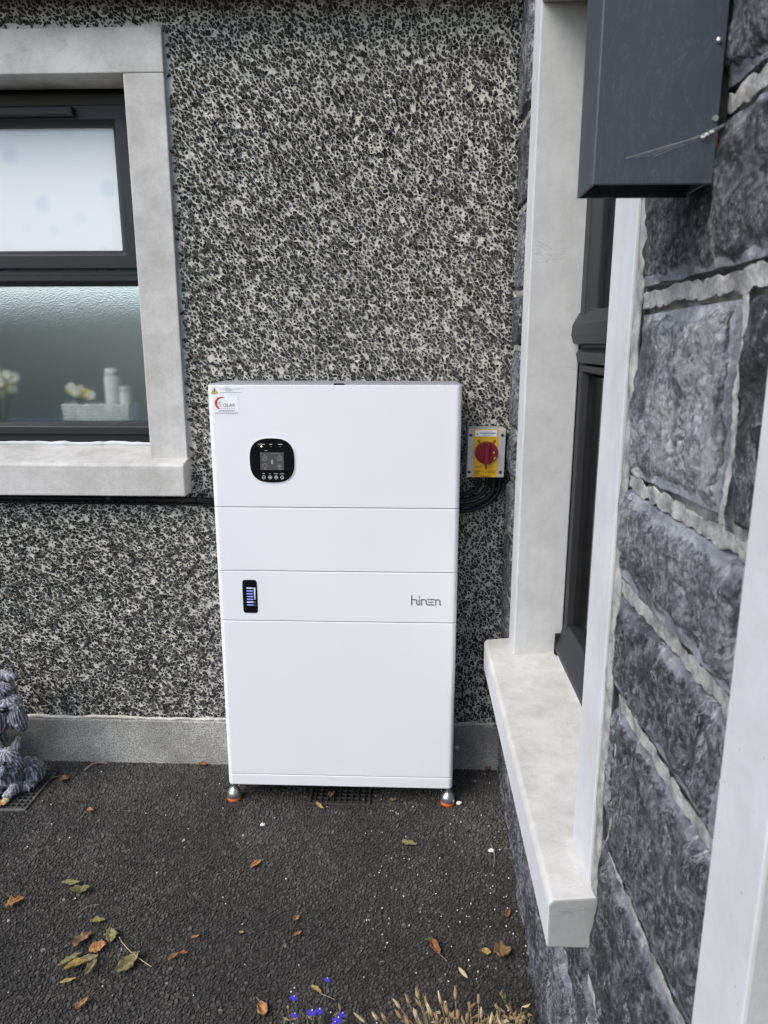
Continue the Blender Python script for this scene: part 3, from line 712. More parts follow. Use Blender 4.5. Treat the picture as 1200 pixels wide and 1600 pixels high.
for q in range(4):
    bm = bmesh.new()
    e = Vector((-.055+.008*q, .004, -.012+.004*random.random()*q*.4)); s = Vector((.028, .004+.001*q, .014+.002*math.sin(q)))
    tube(bm, spline([s, s.lerp(e, .3)+Vector((0, 0, -.004+.002*random.random())), s.lerp(e, .65)+Vector((0, 0, -.001)), e], 4), .00007 if q else .00014, 4)
    obj('strand', bm, 'web', cw)
bm = bmesh.new()
for p in ((.012, .003, .006), (.009, .003, .004), (.016, .003, .008)):
    bmesh.ops.create_icosphere(bm, subdivisions=2, radius=.0014, matrix=Matrix.Translation(p) @ Matrix.Diagonal((1.6, .7, 1, 1)))
obj('silk_knot', bm, 'web', cw)

# ------------------------------------------------------------------ white battery cabinet
CX0, CX1, CY0, CY1 = -.506, .126, 1.800, 1.968
cab = empty('battery_cabinet', ((CX0+CX1)/2, (CY0+CY1)/2, 0), label='tall white battery storage cabinet standing on silver feet against the wall', cat='battery cabinet')
cab.location = (0, 0, 0)
def module(name, z0, z1, grow=0.0):
    x0, x1, y0, y1 = CX0-grow, CX1+grow, CY0-grow, CY1
    r = .014; pts = []
    for cx, cy, a0 in ((x0+r, y0+r, 180), (x1-r, y0+r, 270)):
        for k in range(15): a = R(a0+k*90/14); pts.append((cx+r*math.cos(a), cy+r*math.sin(a)))
    pts += [(x1, y1), (x0, y1)]
    bm = bmesh.new(); prism(bm, pts, 'z', z0, z1)
    o = obj(name, bm, 'white', cab, bevel=.0016, segs=2)
    return o
inv = module('inverter_module', .8645, 1.1735)
module('upper_battery_module', .6935, .8628)
ctrl = module('control_module', .5545, .6918)
module('lower_battery_module', .0960, .5528)
module('base_tray', .0620, .0944)
B('seam_core', CX0+.006, CX1-.006, CY0+.006, CY1-.01, .07, 1.16, 'seam', cab)
B('top_cover', CX0+.004, CX1-.004, CY0+.006, CY1-.002, 1.1736, 1.1765, 'topgrey', cab, .001)
B('latch', -.19, -.165, CY0+.002, CY0+.01, 1.1737, 1.1778, 'gasket', cab)
for fx in (-.496, .114):
    for fy in (1.822, 1.945):
        ft = empty('foot'); ft.parent = cab
        bm = bmesh.new(); lathe(bm, [(.005, .030), (.005, .062)], fx, fy, 14); obj('stem', bm, 'steel', ft, smooth=True)
        bm = bmesh.new(); lathe(bm, [(.009, .045), (.009, .053), (.008, .054)], fx, fy, 6); obj('nut', bm, 'steel', ft)
        bm = bmesh.new(); lathe(bm, [(.019, .009), (.0205, .012), (.0195, .024), (.015, .034), (.009, .040), (.006, .042)], fx, fy, 28); obj('cup', bm, 'steel', ft, smooth=True)
        bm = bmesh.new(); lathe(bm, [(.019, .001), (.0212, .004), (.0205, .010), (.018, .012)], fx, fy, 28); obj('rubber_ring', bm, 'orange_rubber', ft, smooth=True)
# display
dsp = empty('display_panel'); dsp.parent = inv
DX, DZ = -.349, .9855
def superell(cx, cz, a, b_, n_=3.0, k=56):
    out = []
    for i in range(k):
        t = 2*math.pi*i/k; c_, s = math.cos(t), math.sin(t)
        out.append((cx+a*math.copysign(abs(c_)**(2/n_), c_), cz+b_*math.copysign(abs(s)**(2/n_), s)))
    return out
YF = CY0
bm = bmesh.new(); prism(bm, superell(DX, DZ, .0590, .0585, 2.75), 'y', YF-.0012, YF+.004); obj('rim', bm, 'white', dsp)
bm = bmesh.new(); prism(bm, superell(DX, DZ, .0570, .0565, 2.75), 'y', YF-.0022, YF+.004); obj('glass_face', bm, 'black_gloss', dsp, bevel=.0006)
YD = YF-.0022
B('screen', DX-.030, DX+.030, YD-.0006, YD+.001, DZ-.024, DZ+.021, 'screen', dsp)
def ring_bm(bm, cx, cz, r, w_, y0, y1, k=20):
    for i in range(k):
        a, a2 = 2*math.pi*i/k, 2*math.pi*(i+1)/k
        ps = [(cx+rr*math.cos(t), cz+rr*math.sin(t)) for rr, t in ((r-w_, a), (r, a), (r, a2), (r-w_, a2))]
        prism(bm, ps, 'y', y0, y1)
def bars(bm, rows, y, z_h=.0010):
    for x, z, w_ in rows:
        cx = x
        while cx < x+w_-.0002:
            cw_ = min(random.uniform(.0009, .002), x+w_-cx); box(bm, cx, cx+cw_, y-.0003, y+.0003, z-z_h/2, z+z_h/2); cx += cw_+.0005
bm = bmesh.new()
YS = YD-.0007
for cx, cz in ((-.0185, .006), (.0195, .006), (-.0185, -.0135), (.0195, -.0145)): ring_bm(bm, DX+cx, DZ+cz, .0062, .0008, YS-.0003, YS+.0003)
box(bm, DX-.0025, DX+.003, YS-.0004, YS+.0003, DZ-.009, DZ+.002)
prism(bm, [(DX+.0165, DZ-.0165), (DX+.0225, DZ-.0165), (DX+.0225, DZ-.0135), (DX+.0195, DZ-.0115), (DX+.0165, DZ-.0135)], 'y', YS-.0004, YS+.0003)
prism(bm, [(DX-.0225, DZ+.0045), (DX-.0195, DZ+.0045), (DX-.0150, DZ+.0085), (DX-.0175, DZ+.0085)], 'y', YS-.0004, YS+.0003)
ring_bm(bm, DX+.0195, DZ+.008, .002, .0007, YS-.0004, YS+.0003, 10); box(bm, DX+.016, DX+.023, YS-.0004, YS+.0003, DZ+.003, DZ+.0038)
bars(bm, [(DX-.022, DZ+.0145, .007), (DX+.017, DZ+.0145, .005), (DX-.0205, DZ-.0222, .006), (DX+.0165, DZ-.0225, .008), (DX-.005, DZ+.0187, .026), (DX-.028, DZ+.0192, .003)], YS)
obj('screen_icon', bm, 'print_grey', dsp)
bm = bmesh.new()
for k, cx in enumerate((-.0225, -.0065, .009, .0245)):
    b2 = bmesh.new(); ring_bm(b2, DX+cx, DZ-.043, .0046, .0011, YD-.0005, YD+.0003, 18); obj('button', b2, 'print_white', dsp)
    bars(bm, [(DX+cx-(.0028, .0022, .005, .0055)[k], DZ-.0335, (.0055, .0042, .010, .011)[k])], YD-.0002, .0014)
prism(bm, [(DX-.0090, DZ-.0445), (DX-.004, DZ-.0445), (DX-.0065, DZ-.0405)], 'y', YD-.0005, YD+.0003)
prism(bm, [(DX+.0065, DZ-.0415), (DX+.0115, DZ-.0415), (DX+.009, DZ-.0455)], 'y', YD-.0005, YD+.0003)
box(bm, DX+.0225, DX+.0265, YD-.0005, YD+.0003, DZ-.0445, DZ-.0435); box(bm, DX-.0245, DX-.0205, YD-.0005, YD+.0003, DZ-.0437, DZ-.0428)
bars(bm, [(DX-.0345, DZ+.0415, .018), (DX-.0050, DZ+.0415, .007), (DX+.0175, DZ+.0415, .0098)], YD-.0002, .0016)
bars(bm, [(DX-.018, DZ+.0255, .005), (DX-.0140, DZ+.0257, .003)], YD-.0002, .0010)
tag(obj('printed_legends', bm, 'print_white', dsp), kind='stuff')
em, n, l, b = mat('led_green', (.5, .8, .4), .4); b.inputs['Emission Color'].default_value = (.7, 1, .5, 1); b.inputs['Emission Strength'].default_value = 1.6; M['led'] = em
em, n, l, b = mat('bar_blue', (.12, .14, .4), .4); b.inputs['Emission Color'].default_value = (.25, .32, .95, 1); b.inputs['Emission Strength'].default_value = .38; M['barblue'] = em
em, n, l, b = mat('bar_pale', (.3, .3, .45), .4); b.inputs['Emission Color'].default_value = (.6, .62, .95, 1); b.inputs['Emission Strength'].default_value = .35; M['barpale'] = em
for cx, mm, r in ((-.0255, 'led', .0018), (-.0015, 'print_grey', .0010), (.0220, 'print_grey', .0009)):
    bm = bmesh.new(); prism(bm, superell(DX+cx, DZ+.036, r, r, 2, 12), 'y', YD-.0006, YD+.0003); obj('indicator_light', bm, mm, dsp)
# charge meter
mt = empty('charge_meter'); mt.parent = ctrl
MX, MZ = -.4205, .622
bm = bmesh.new(); prism(bm, superell(MX, MZ, .0195, .046, 9, 48), 'y', YF-.0012, YF+.004); obj('meter_face', bm, 'black_gloss', mt, bevel=.0004)
for k in range(7):
    z = MZ+.0235-.0078*k
    B('charge_bar', MX-.0085, MX+.0085, YF-.0018, YF, z-.0016, z+.0016, 'barpale' if k in (0, 5) else 'barblue', mt)
bm = bmesh.new(); prism(bm, [(MX+.0105, MZ+.025), (MX+.0155, MZ+.025), (MX+.0140, MZ-.0085), (MX+.0115, MZ-.0085)], 'y', YF-.0018, YF); obj('reflection_sliver', bm, 'print_white', mt)  # white sliver drawn on the meter face as a reflection
bm = bmesh.new(); bars(bm, [(MX+.0105, MZ-.0155, .005), (MX+.0105, MZ-.0233, .005)], YF-.0016, .0016); obj('meter_digits', bm, 'print_grey', mt)
# maker's wordmark in rounded line letters
def stroke(bm, pts, w_, y0, y1):
    P_ = [Vector((p[0], 0, p[1])) for p in pts]
    for i in range(len(P_)-1):
        d = (P_[i+1]-P_[i]).normalized(); nn = Vector((-d.z, 0, d.x))*w_/2; e = d*w_*.25
        q = [P_[i]-e+nn, P_[i+1]+e+nn, P_[i+1]+e-nn, P_[i]-e-nn]
        prism(bm, [(v.x, v.z) for v in q], 'y', y0-.00003*i, y1)
u = .0785/142.0
def LG(*pts): return [(.005+(x-905)*u, .604+(250-y)*u*1.0) for x, y in pts]
bm = bmesh.new(); sw_ = 6.2*u
for s_ in (LG((908, 202), (908, 250)), LG((908, 223), (926, 223), (932, 228), (932, 242), (937, 248), (944, 248)), LG((944, 222), (944, 248)), LG((944, 207), (944, 212)),
           LG((955, 250), (955, 223), (970, 223), (977, 229), (977, 242), (982, 248), (1012, 248)), LG((988, 235), (1008, 235)),
           LG((984, 221), (1014, 221)), LG((1022, 250), (1022, 223), (1036, 223), (1042, 229), (1042, 248), (1046, 249))):
    stroke(bm, s_, sw_, YF-.0007, YF+.001)
obj('wordmark', bm, 'logo_grey', ctrl)
# stickers
YK = YF-.0003
st1 = B('warning_sticker', -.4965, -.4175, YK, YF+.001, 1.150, 1.1705, 'sticker', inv)
tri = [(-.4955, 1.1525), (-.4785, 1.1525), (-.487, 1.1675)]
bm = bmesh.new(); prism(bm, tri, 'y', YK-.0003, YK+.0002); obj('triangle_border', bm, 'print_dark', st1)
c_ = Vector((sum(p[0] for p in tri)/3, sum(p[1] for p in tri)/3))
bm = bmesh.new(); prism(bm, [tuple(c_+(Vector(p)-c_)*.80) for p in tri], 'y', YK-.0005, YK+.0002); obj('triangle', bm, 'sticker_yellow', st1)
bm = bmesh.new(); prism(bm, [(-.4865, 1.1640), (-.4895, 1.1575), (-.4872, 1.1575), (-.4882, 1.1530), (-.4845, 1.1592), (-.4867, 1.1592), (-.4855, 1.1640)], 'y', YK-.0007, YK+.0002); obj('bolt_symbol', bm, 'print_dark', st1)
bm = bmesh.new(); bars(bm, [(-.4600, 1.1665, .011), (-.4740, 1.1638, .050), (-.4600, 1.1598, .016), (-.4740, 1.1558, .053)], YK-.0002, .0010); obj('print_lines', bm, 'print_grey', st1)
st2 = B('company_sticker', -.4930, -.4290, YK, YF+.001, 1.0985, 1.1470, 'sticker', inv)
bm = bmesh.new()
arc = []
for k in range(15): a = R(75+k*165/14); arc.append((-.4700+.0180*math.cos(a), 1.1285+.0165*math.sin(a)))
for k in range(15): a = R(240-k*165/14); arc.append((-.4660+.0175*math.cos(a)*.92, 1.1280+.0155*math.sin(a)*.95))
for k in range(14):
    prism(bm, [arc[k], arc[k+1], arc[28-k], arc[29-k]], 'y', YK-.0003-.00002*(k % 2), YK+.0002)
obj('crescent_logo', bm, 'sticker_red', st2)
bm = bmesh.new(); text_bm(bm, 'S', .0175, -.4790, 1.1205, YK-.0003, .0003); text_bm(bm, 'OLAR', .0120, -.4680, 1.1205, YK-.0003, .0003, 1.0)
obj('lettering', bm, 'print_grey', st2)
bm = bmesh.new()
for k in range(7): box(bm, -.4735+k*.0055, -.4735+k*.0055+.0022, YK-.0003, YK+.0002, 1.1150, 1.1168)
bars(bm, [(-.4790, 1.1102, .040), (-.4905, 1.1045, .060)], YK-.0002, .0020); obj('print_lines', bm, 'print_grey', st2)

# ------------------------------------------------------------------ rotary isolator
iso = empty('isolator_switch', (.203, 1.93, .922), label='yellow and grey isolator switch with red rotary knob right of the cabinet', cat='switch')
bm = bmesh.new()
w2, H_ = .0500, .131
prism(bm, [(-w2-.0012, 0), (w2-.0005, 0), (w2+.0012, H_), (-w2+.0012, H_)], 'y', 0, .066); o = obj('enclosure', bm, 'switch_grey', iso, bevel=.0025)
B('yellow_plate', -.0335, .0300, -.0012, .002, .0010, .1300, 'switch_yellow', iso, .0004)
bm = bmesh.new()
kz = .068
lathe(bm, [(.0302, -.0010), (.0302, -.007), (.0285, -.0095), (.012, -.0098)], 0, kz, 40, axis='y'); obj('knob', bm, 'switch_red', iso, smooth=False, bevel=.0008)
grip = bmesh.new()
prism(grip, [(-.0075, kz+.0290), (-.0058, kz+.010), (-.0050, kz-.010), (-.0085, kz-.0290), (.0085, kz-.0290), (.0050, kz-.010), (.0058, kz+.010), (.0078, kz+.0290)], 'y', -.022, -.008); obj('grip', grip, 'switch_red', iso, bevel=.002)
for a, L_ in ((125, .041), (55, .041), (270, .0445)):
    bm = bmesh.new(); d = Vector((math.cos(R(a)), math.sin(R(a)))); nn = Vector((-d.y, d.x))*.0028; c0 = Vector((0, kz))+d*.029; c1 = Vector((0, kz))+d*L_
    prism(bm, [tuple(c0+nn), tuple(c1+nn), tuple(c1-nn), tuple(c0-nn)], 'y', -.0022, 0); obj('padlock_slot', bm, 'slot_brown', iso, bevel=.001)
bm = bmesh.new(); prism(bm, [(.0165, kz-.001), (.0215, kz-.001), (.0205, kz+.0045), (.0185, kz+.0045)], 'y', -.0102, -.008)
prism(bm, [(.0190, kz-.0175), (.0225, kz-.0160), (.0250, kz-.0110), (.0215, kz-.0125)], 'y', -.0102, -.008)
obj('knob_mark', bm, 'sticker_yellow', iso)
for sx, sz in ((-.0425, .114), (.0415, .114), (-.0445, .0145), (.0395, .0145)):
    bm = bmesh.new(); lathe(bm, [(.0038, -.0008), (.0038, .003)], sx, sz, 16, axis='y'); s_ = obj('screw', bm, 'gasket', iso)
    bm = bmesh.new(); ring_bm(bm, sx, sz, .0048, .0010, -.0010, .001, 16); obj('screw_rim', bm, 'print_grey', s_)
st = B('warning_label', -.0310, .0260, -.0018, .0, .1110, .1280, 'sticker', iso)
bm = bmesh.new(); prism(bm, [(-.0292, .1145), (-.0212, .1145), (-.0252, .1215)], 'y', -.0021, -.0015); obj('triangle', bm, 'sticker_yellow', st)
bm = bmesh.new(); prism(bm, [(-.0262, .1155), (-.0242, .1155), (-.0252, .1195)], 'y', -.0023, -.0015); obj('bolt_symbol', bm, 'print_dark', st)
bm = bmesh.new(); bars(bm, [(-.0180, .1200, .041)], -.0020, .0024); obj('print_line', bm, 'print_blue', st)
bm = bmesh.new(); bars(bm, [(-.0110, .1250, .026), (-.0100, .1160, .028), (-.0100, .1132, .022)], -.0020, .0009); obj('print_lines', bm, 'print_grey', st)
bm = bmesh.new()
bars(bm, [(-.0300, .0300, .019), (-.0300, .0275, .0185), (-.0300, .0185, .013), (-.0300, .0160, .023), (-.0300, .0135, .011), (-.0300, .0110, .010), (-.0300, .0050, .010),
          (.0050, .0185, .020), (.0050, .0160, .020), (.0050, .0135, .020), (-.0130, .0045, .023), (-.0160, .0025, .030)], -.0013, .0012)
box(bm, .0, .0006, -.0016, -.001, .0095, .0205); obj('print_lines', bm, 'slot_brown', iso)
# black cables looping from the switch to the back of the cabinet
cabdef = [((.247, .918), (.242, .875), (.205, .838), (.150, .822), (.085, .822)), ((.228, .918), (.226, .880), (.198, .852), (.150, .838), (.085, .838)),
          ((.210, .918), (.208, .892), (.190, .868), (.148, .855), (.085, .855)), ((.190, .918), (.188, .900), (.172, .882), (.140, .873), (.085, .873))]
labs = ['outermost of the black cables curving from the red-knob switch', 'second cable from the outside of the loop under the red-knob switch',
        'third cable from the outside of the loop under the red-knob switch', 'innermost and shortest black cable under the red-knob switch']
for q, c_ in enumerate(cabdef):
    bm = bmesh.new(); tube(bm, spline([(x, 1.962-.006*q+(.012 if k > 3 else 0), z) for k, (x, z) in enumerate(c_)], 8), .0066, 10)
    tag(obj('black_cable', bm, 'black_plastic', smooth=True), labs[q], 'cable', 'black cables looping under the isolator')
# conduit running left under the sill
cd = empty('cable_conduit', label='thin black conduit running along the wall under the concrete window sill', cat='conduit')
bm = bmesh.new(); tube(bm, [(-1.9, 1.984, .848), (-.5, 1.984, .842)], .0075, 12); obj('pipe', bm, 'black_plastic', cd, smooth=True)
bm = bmesh.new(); tube(bm, [(-1.9, 1.984, .830), (-1.2, 1.986, .832), (-.5, 1.986, .829)], .004, 8); obj('thin_wire', bm, 'black_plastic', cd, smooth=True)
for x in (-1.35, -.86, -.60):
    bm = bmesh.new(); prism(bm, [(1.974, .838), (1.974, .856), (2.0, .860), (2.0, .834)], 'x', x, x+.012); obj('clip', bm, 'gasket', cd, bevel=.002)
br = empty('metal_bracket', (.142, 1.985, .078), label='small silver bracket on the plinth beside the cabinet foot', cat='bracket')
B('plate', -.010, .014, 0, .002, -.006, .006, 'steel', br, .0005); B('tab', .004, .010, -.008, 0, -.003, .003, 'steel', br, .0005)

# ------------------------------------------------------------------ drain grates
def grate(h, nx, ny, lab, im='cast_iron'):
    x0, x1, y0, y1 = h
    o = empty('drain_grate', ((x0+x1)/2, (y0+y1)/2, 0), label=lab, cat='drain grate')
    w_, d_ = (x1-x0)/2-.001, (y1-y0)/2-.001
    bm = bmesh.new(); f = .007
    for a in ((-w_, w_, -d_, -d_+f), (-w_, w_, d_-f, d_), (-w_, -w_+f, -d_+f, d_-f), (w_-f, w_, -d_+f, d_-f)): box(bm, a[0], a[1], a[2], a[3], -.012, .005)
    obj('rim', bm, im, o, bevel=.001)
    for i in range(1, nx): x = -w_+2*w_*i/nx; B('bar', x-.0010, x+.0010, -d_+f, d_-f, -.010, .0034, im, o)
    for j in range(1, ny): y = -d_+2*d_*j/ny; B('cross_bar', -w_+f, w_-f, y-.0010, y+.0010, -.009, .0022, im, o)
    bm = bmesh.new(); a = (x1-x0)/2; c_ = (y1-y0)/2
    box(bm, -a-.01, a+.01, -c_-.01, c_+.01, -.17, -.16)
    for s in (-1, 1): box(bm, min(s*a, s*(a+.01)), max(s*a, s*(a+.01)), -c_, c_, -.16, -.001); box(bm, -a-.01, a+.01, min(s*c_, s*(c_+.01)), max(s*c_, s*(c_+.01)), -.16, -.001)
    obj('gully', bm, 'pit_dark', o)
grate(HOLES[0], 13, 11, 'square drain grate beneath the grey dog ornament')
grate(HOLES[1], 10, 9, 'square drain grate under the white cabinet', 'iron_dark')

# ------------------------------------------------------------------ dog ornaments
def sculpt(name, blobs, m, parent, voxel=.0035, fur=.004, flow=(0, 0, 1)):
    bm = bmesh.new()
    for (x, y, z), (a, b_, c_), (rx, ry, rz) in blobs:
        mm = Matrix.Translation((x, y, z)) @ Matrix.Rotation(R(rz), 4, 'Z') @ Matrix.Rotation(R(ry), 4, 'Y') @ Matrix.Rotation(R(rx), 4, 'X') @ Matrix.Diagonal((a, b_, c_, 1))
        bmesh.ops.create_icosphere(bm, subdivisions=3, radius=1, matrix=mm)
    me = bpy.data.meshes.new(name); bm.to_mesh(me); bm.free()
    o = bpy.data.objects.new(name, me); col.objects.link(o)
    md = o.modifiers.new('r', 'REMESH'); md.mode = 'VOXEL'; md.voxel_size = voxel
    s = o.modifiers.new('s', 'SMOOTH'); s.iterations = 3; s.factor = .5
    dg = bpy.context.evaluated_depsgraph_get(); me2 = bpy.data.meshes.new_from_object(o.evaluated_get(dg))
    bpy.data.objects.remove(o); me2.name = name
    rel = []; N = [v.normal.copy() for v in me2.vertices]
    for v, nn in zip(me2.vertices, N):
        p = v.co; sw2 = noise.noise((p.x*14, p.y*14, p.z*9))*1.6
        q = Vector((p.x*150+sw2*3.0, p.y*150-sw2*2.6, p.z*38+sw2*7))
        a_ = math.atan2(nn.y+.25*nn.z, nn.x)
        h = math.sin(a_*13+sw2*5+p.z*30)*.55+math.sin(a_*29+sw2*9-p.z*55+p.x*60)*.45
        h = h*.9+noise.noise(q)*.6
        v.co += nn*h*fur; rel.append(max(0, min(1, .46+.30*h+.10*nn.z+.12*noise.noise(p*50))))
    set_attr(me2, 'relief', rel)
    return link_mesh(name, me2, m, parent, smooth=True)
def ball(name, p, r, m, parent, sc=(1, 1, 1)):
    bm = bmesh.new(); bmesh.ops.create_icosphere(bm, subdivisions=3, radius=r, matrix=Matrix.Translation(p) @ Matrix.Diagonal((*sc, 1))); return obj(name, bm, m, parent, smooth=True)
# small recumbent pup over the grate; origin under its chest
pup = empty('dog_ornament', (-1.136, 1.83, .004), label='small grey stone terrier pup lying with one pale paw forward', cat='garden ornament')
Z0 = (0, 0, 0); pup.scale = (.86, .86, .86)
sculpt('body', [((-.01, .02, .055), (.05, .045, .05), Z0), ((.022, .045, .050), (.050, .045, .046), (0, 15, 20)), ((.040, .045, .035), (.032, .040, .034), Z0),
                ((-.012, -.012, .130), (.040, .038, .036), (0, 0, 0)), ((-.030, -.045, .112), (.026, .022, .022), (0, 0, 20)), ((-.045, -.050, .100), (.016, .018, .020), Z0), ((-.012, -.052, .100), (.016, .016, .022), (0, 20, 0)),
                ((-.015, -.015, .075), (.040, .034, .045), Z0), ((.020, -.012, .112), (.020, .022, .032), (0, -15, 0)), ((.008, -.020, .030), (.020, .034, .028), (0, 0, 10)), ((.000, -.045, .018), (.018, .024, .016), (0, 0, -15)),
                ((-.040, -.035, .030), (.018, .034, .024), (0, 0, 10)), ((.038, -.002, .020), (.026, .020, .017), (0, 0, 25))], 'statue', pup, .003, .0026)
ear = sculpt('ear', [((.016, -.002, .170), (.017, .009, .024), (0, 24, 0)), ((.024, -.002, .192), (.009, .006, .018), (0, 24, 0))], 'statue', pup, .0022, .0012)
sculpt('ear', [((-.040, .0, .168), (.013, .007, .020), (0, -24, 0)), ((-.046, .0, .184), (.007, .005, .012), (0, -24, 0))], 'statue', pup, .0022, .0012)
ball('eye', (-.002, -.048, .134), .0075, 'eye_black', pup); ball('eye', (-.036, -.045, .131), .0052, 'eye_black', pup)
ball('nose', (-.036, -.068, .118), .0065, 'eye_black', pup, (1.2, .8, .8))
sculpt('paw', [((-.001, -.068, .011), (.013, .012, .009), Z0)], 'tan_pale', pup, .002, .0006)
# larger seated dog behind, mostly outside the picture
big = empty('dog_ornament', (-1.212, 1.885, .014), label='larger grey stone terrier with drooping moustache and red collar at left edge', cat='garden ornament')
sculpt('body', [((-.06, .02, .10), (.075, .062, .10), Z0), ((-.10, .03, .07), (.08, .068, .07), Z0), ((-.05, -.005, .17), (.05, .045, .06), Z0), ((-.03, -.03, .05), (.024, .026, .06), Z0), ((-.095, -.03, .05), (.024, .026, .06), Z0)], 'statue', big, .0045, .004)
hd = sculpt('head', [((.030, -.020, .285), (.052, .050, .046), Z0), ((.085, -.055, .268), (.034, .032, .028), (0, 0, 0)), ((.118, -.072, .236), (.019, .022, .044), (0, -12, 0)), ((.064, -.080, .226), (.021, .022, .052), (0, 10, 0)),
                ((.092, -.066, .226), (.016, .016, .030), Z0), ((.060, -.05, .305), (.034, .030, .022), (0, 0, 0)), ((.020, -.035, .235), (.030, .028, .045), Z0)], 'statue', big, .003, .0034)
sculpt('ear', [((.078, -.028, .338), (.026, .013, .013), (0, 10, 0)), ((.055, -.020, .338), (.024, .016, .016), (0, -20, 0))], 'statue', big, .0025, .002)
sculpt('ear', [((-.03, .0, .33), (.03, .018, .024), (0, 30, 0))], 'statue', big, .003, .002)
ball('nose', (.088, -.092, .268), .010, 'eye_black', big, (1.2, .8, .85)); ball('eye', (.058, -.079, .296), .006, 'eye_black', big)
bm = bmesh.new(); tube(bm, [(-.014+.058*math.cos(a), -.012+.052*math.sin(a), .170+.012*math.sin(a)) for a in np.linspace(0, 6.283, 33)], .0065, 8); obj('collar', bm, 'red_paint', big, smooth=True)
ball('bell', (.022, -.060, .162), .009, 'cream', big)

# ------------------------------------------------------------------ fallen leaves
def leaf(x, y, L_, W_, ang, m, lab, curl=.35, fold=.3, z=.008, notch=0, stem=0, roll=0):
    nu, nv = 12, 6; V, A = [], []; sd = random.uniform(0, 90)
    for i in range(nu+1):
        t = i/nu; s = t-.5
        wdt = W_/2*(max(0, math.sin(math.pi*min(1, t*.94+.04)))**.75)*(1-.25*t)*1.05*(1+.35*noise.noise((sd+2, t*5, 0)))
        for j in range(nv+1):
            q = j/nv*2-1
            yy = q*wdt*(1+.45*noise.noise((sd, t*9, q*2)))+.10*W_*math.sin(t*3+sd)
            xx = s*L_+.03*L_*noise.noise((sd+4, q*3, t*4))
            zz = abs(q)*wdt*fold*1.35 + curl*L_*(s*s)*1.3 + .22*W_*noise.noise((sd, t*5, q*2.5)) + .10*W_*noise.noise((sd, t*14, q*7))
            V.append((xx, yy, zz)); A.append(.75 if j == nv//2 else 0)
    F = [(i*(nv+1)+j, (i+1)*(nv+1)+j, (i+1)*(nv+1)+j+1, i*(nv+1)+j+1) for i in range(nu) for j in range(nv)]
    me = bpy.data.meshes.new('fallen_leaf'); me.from_pydata(V, [], F)
    set_attr(me, 'rib', A)
    o = link_mesh('fallen_leaf', me, m, None, (x, y, z), True); o.rotation_euler = (R(roll), 0, R(ang))
    md = o.modifiers.new('thick', 'SOLIDIFY'); md.thickness = .0005
    if stem:
        bm = bmesh.new(); tube(bm, spline([(L_*.47, 0, curl*L_*.25), (L_*.47+stem*.5, stem*.12, .002), (L_*.47+stem, stem*.3, 0)], 4), .0007, 5); obj('stalk', bm, 'twig', o)
    return tag(o, lab, 'leaf', 'fallen leaves on the tarmac')
O_, OR, BR, YE, RU = 'leaf_olive', 'leaf_orange', 'leaf_brown', 'leaf_yellow', 'leaf_rust'
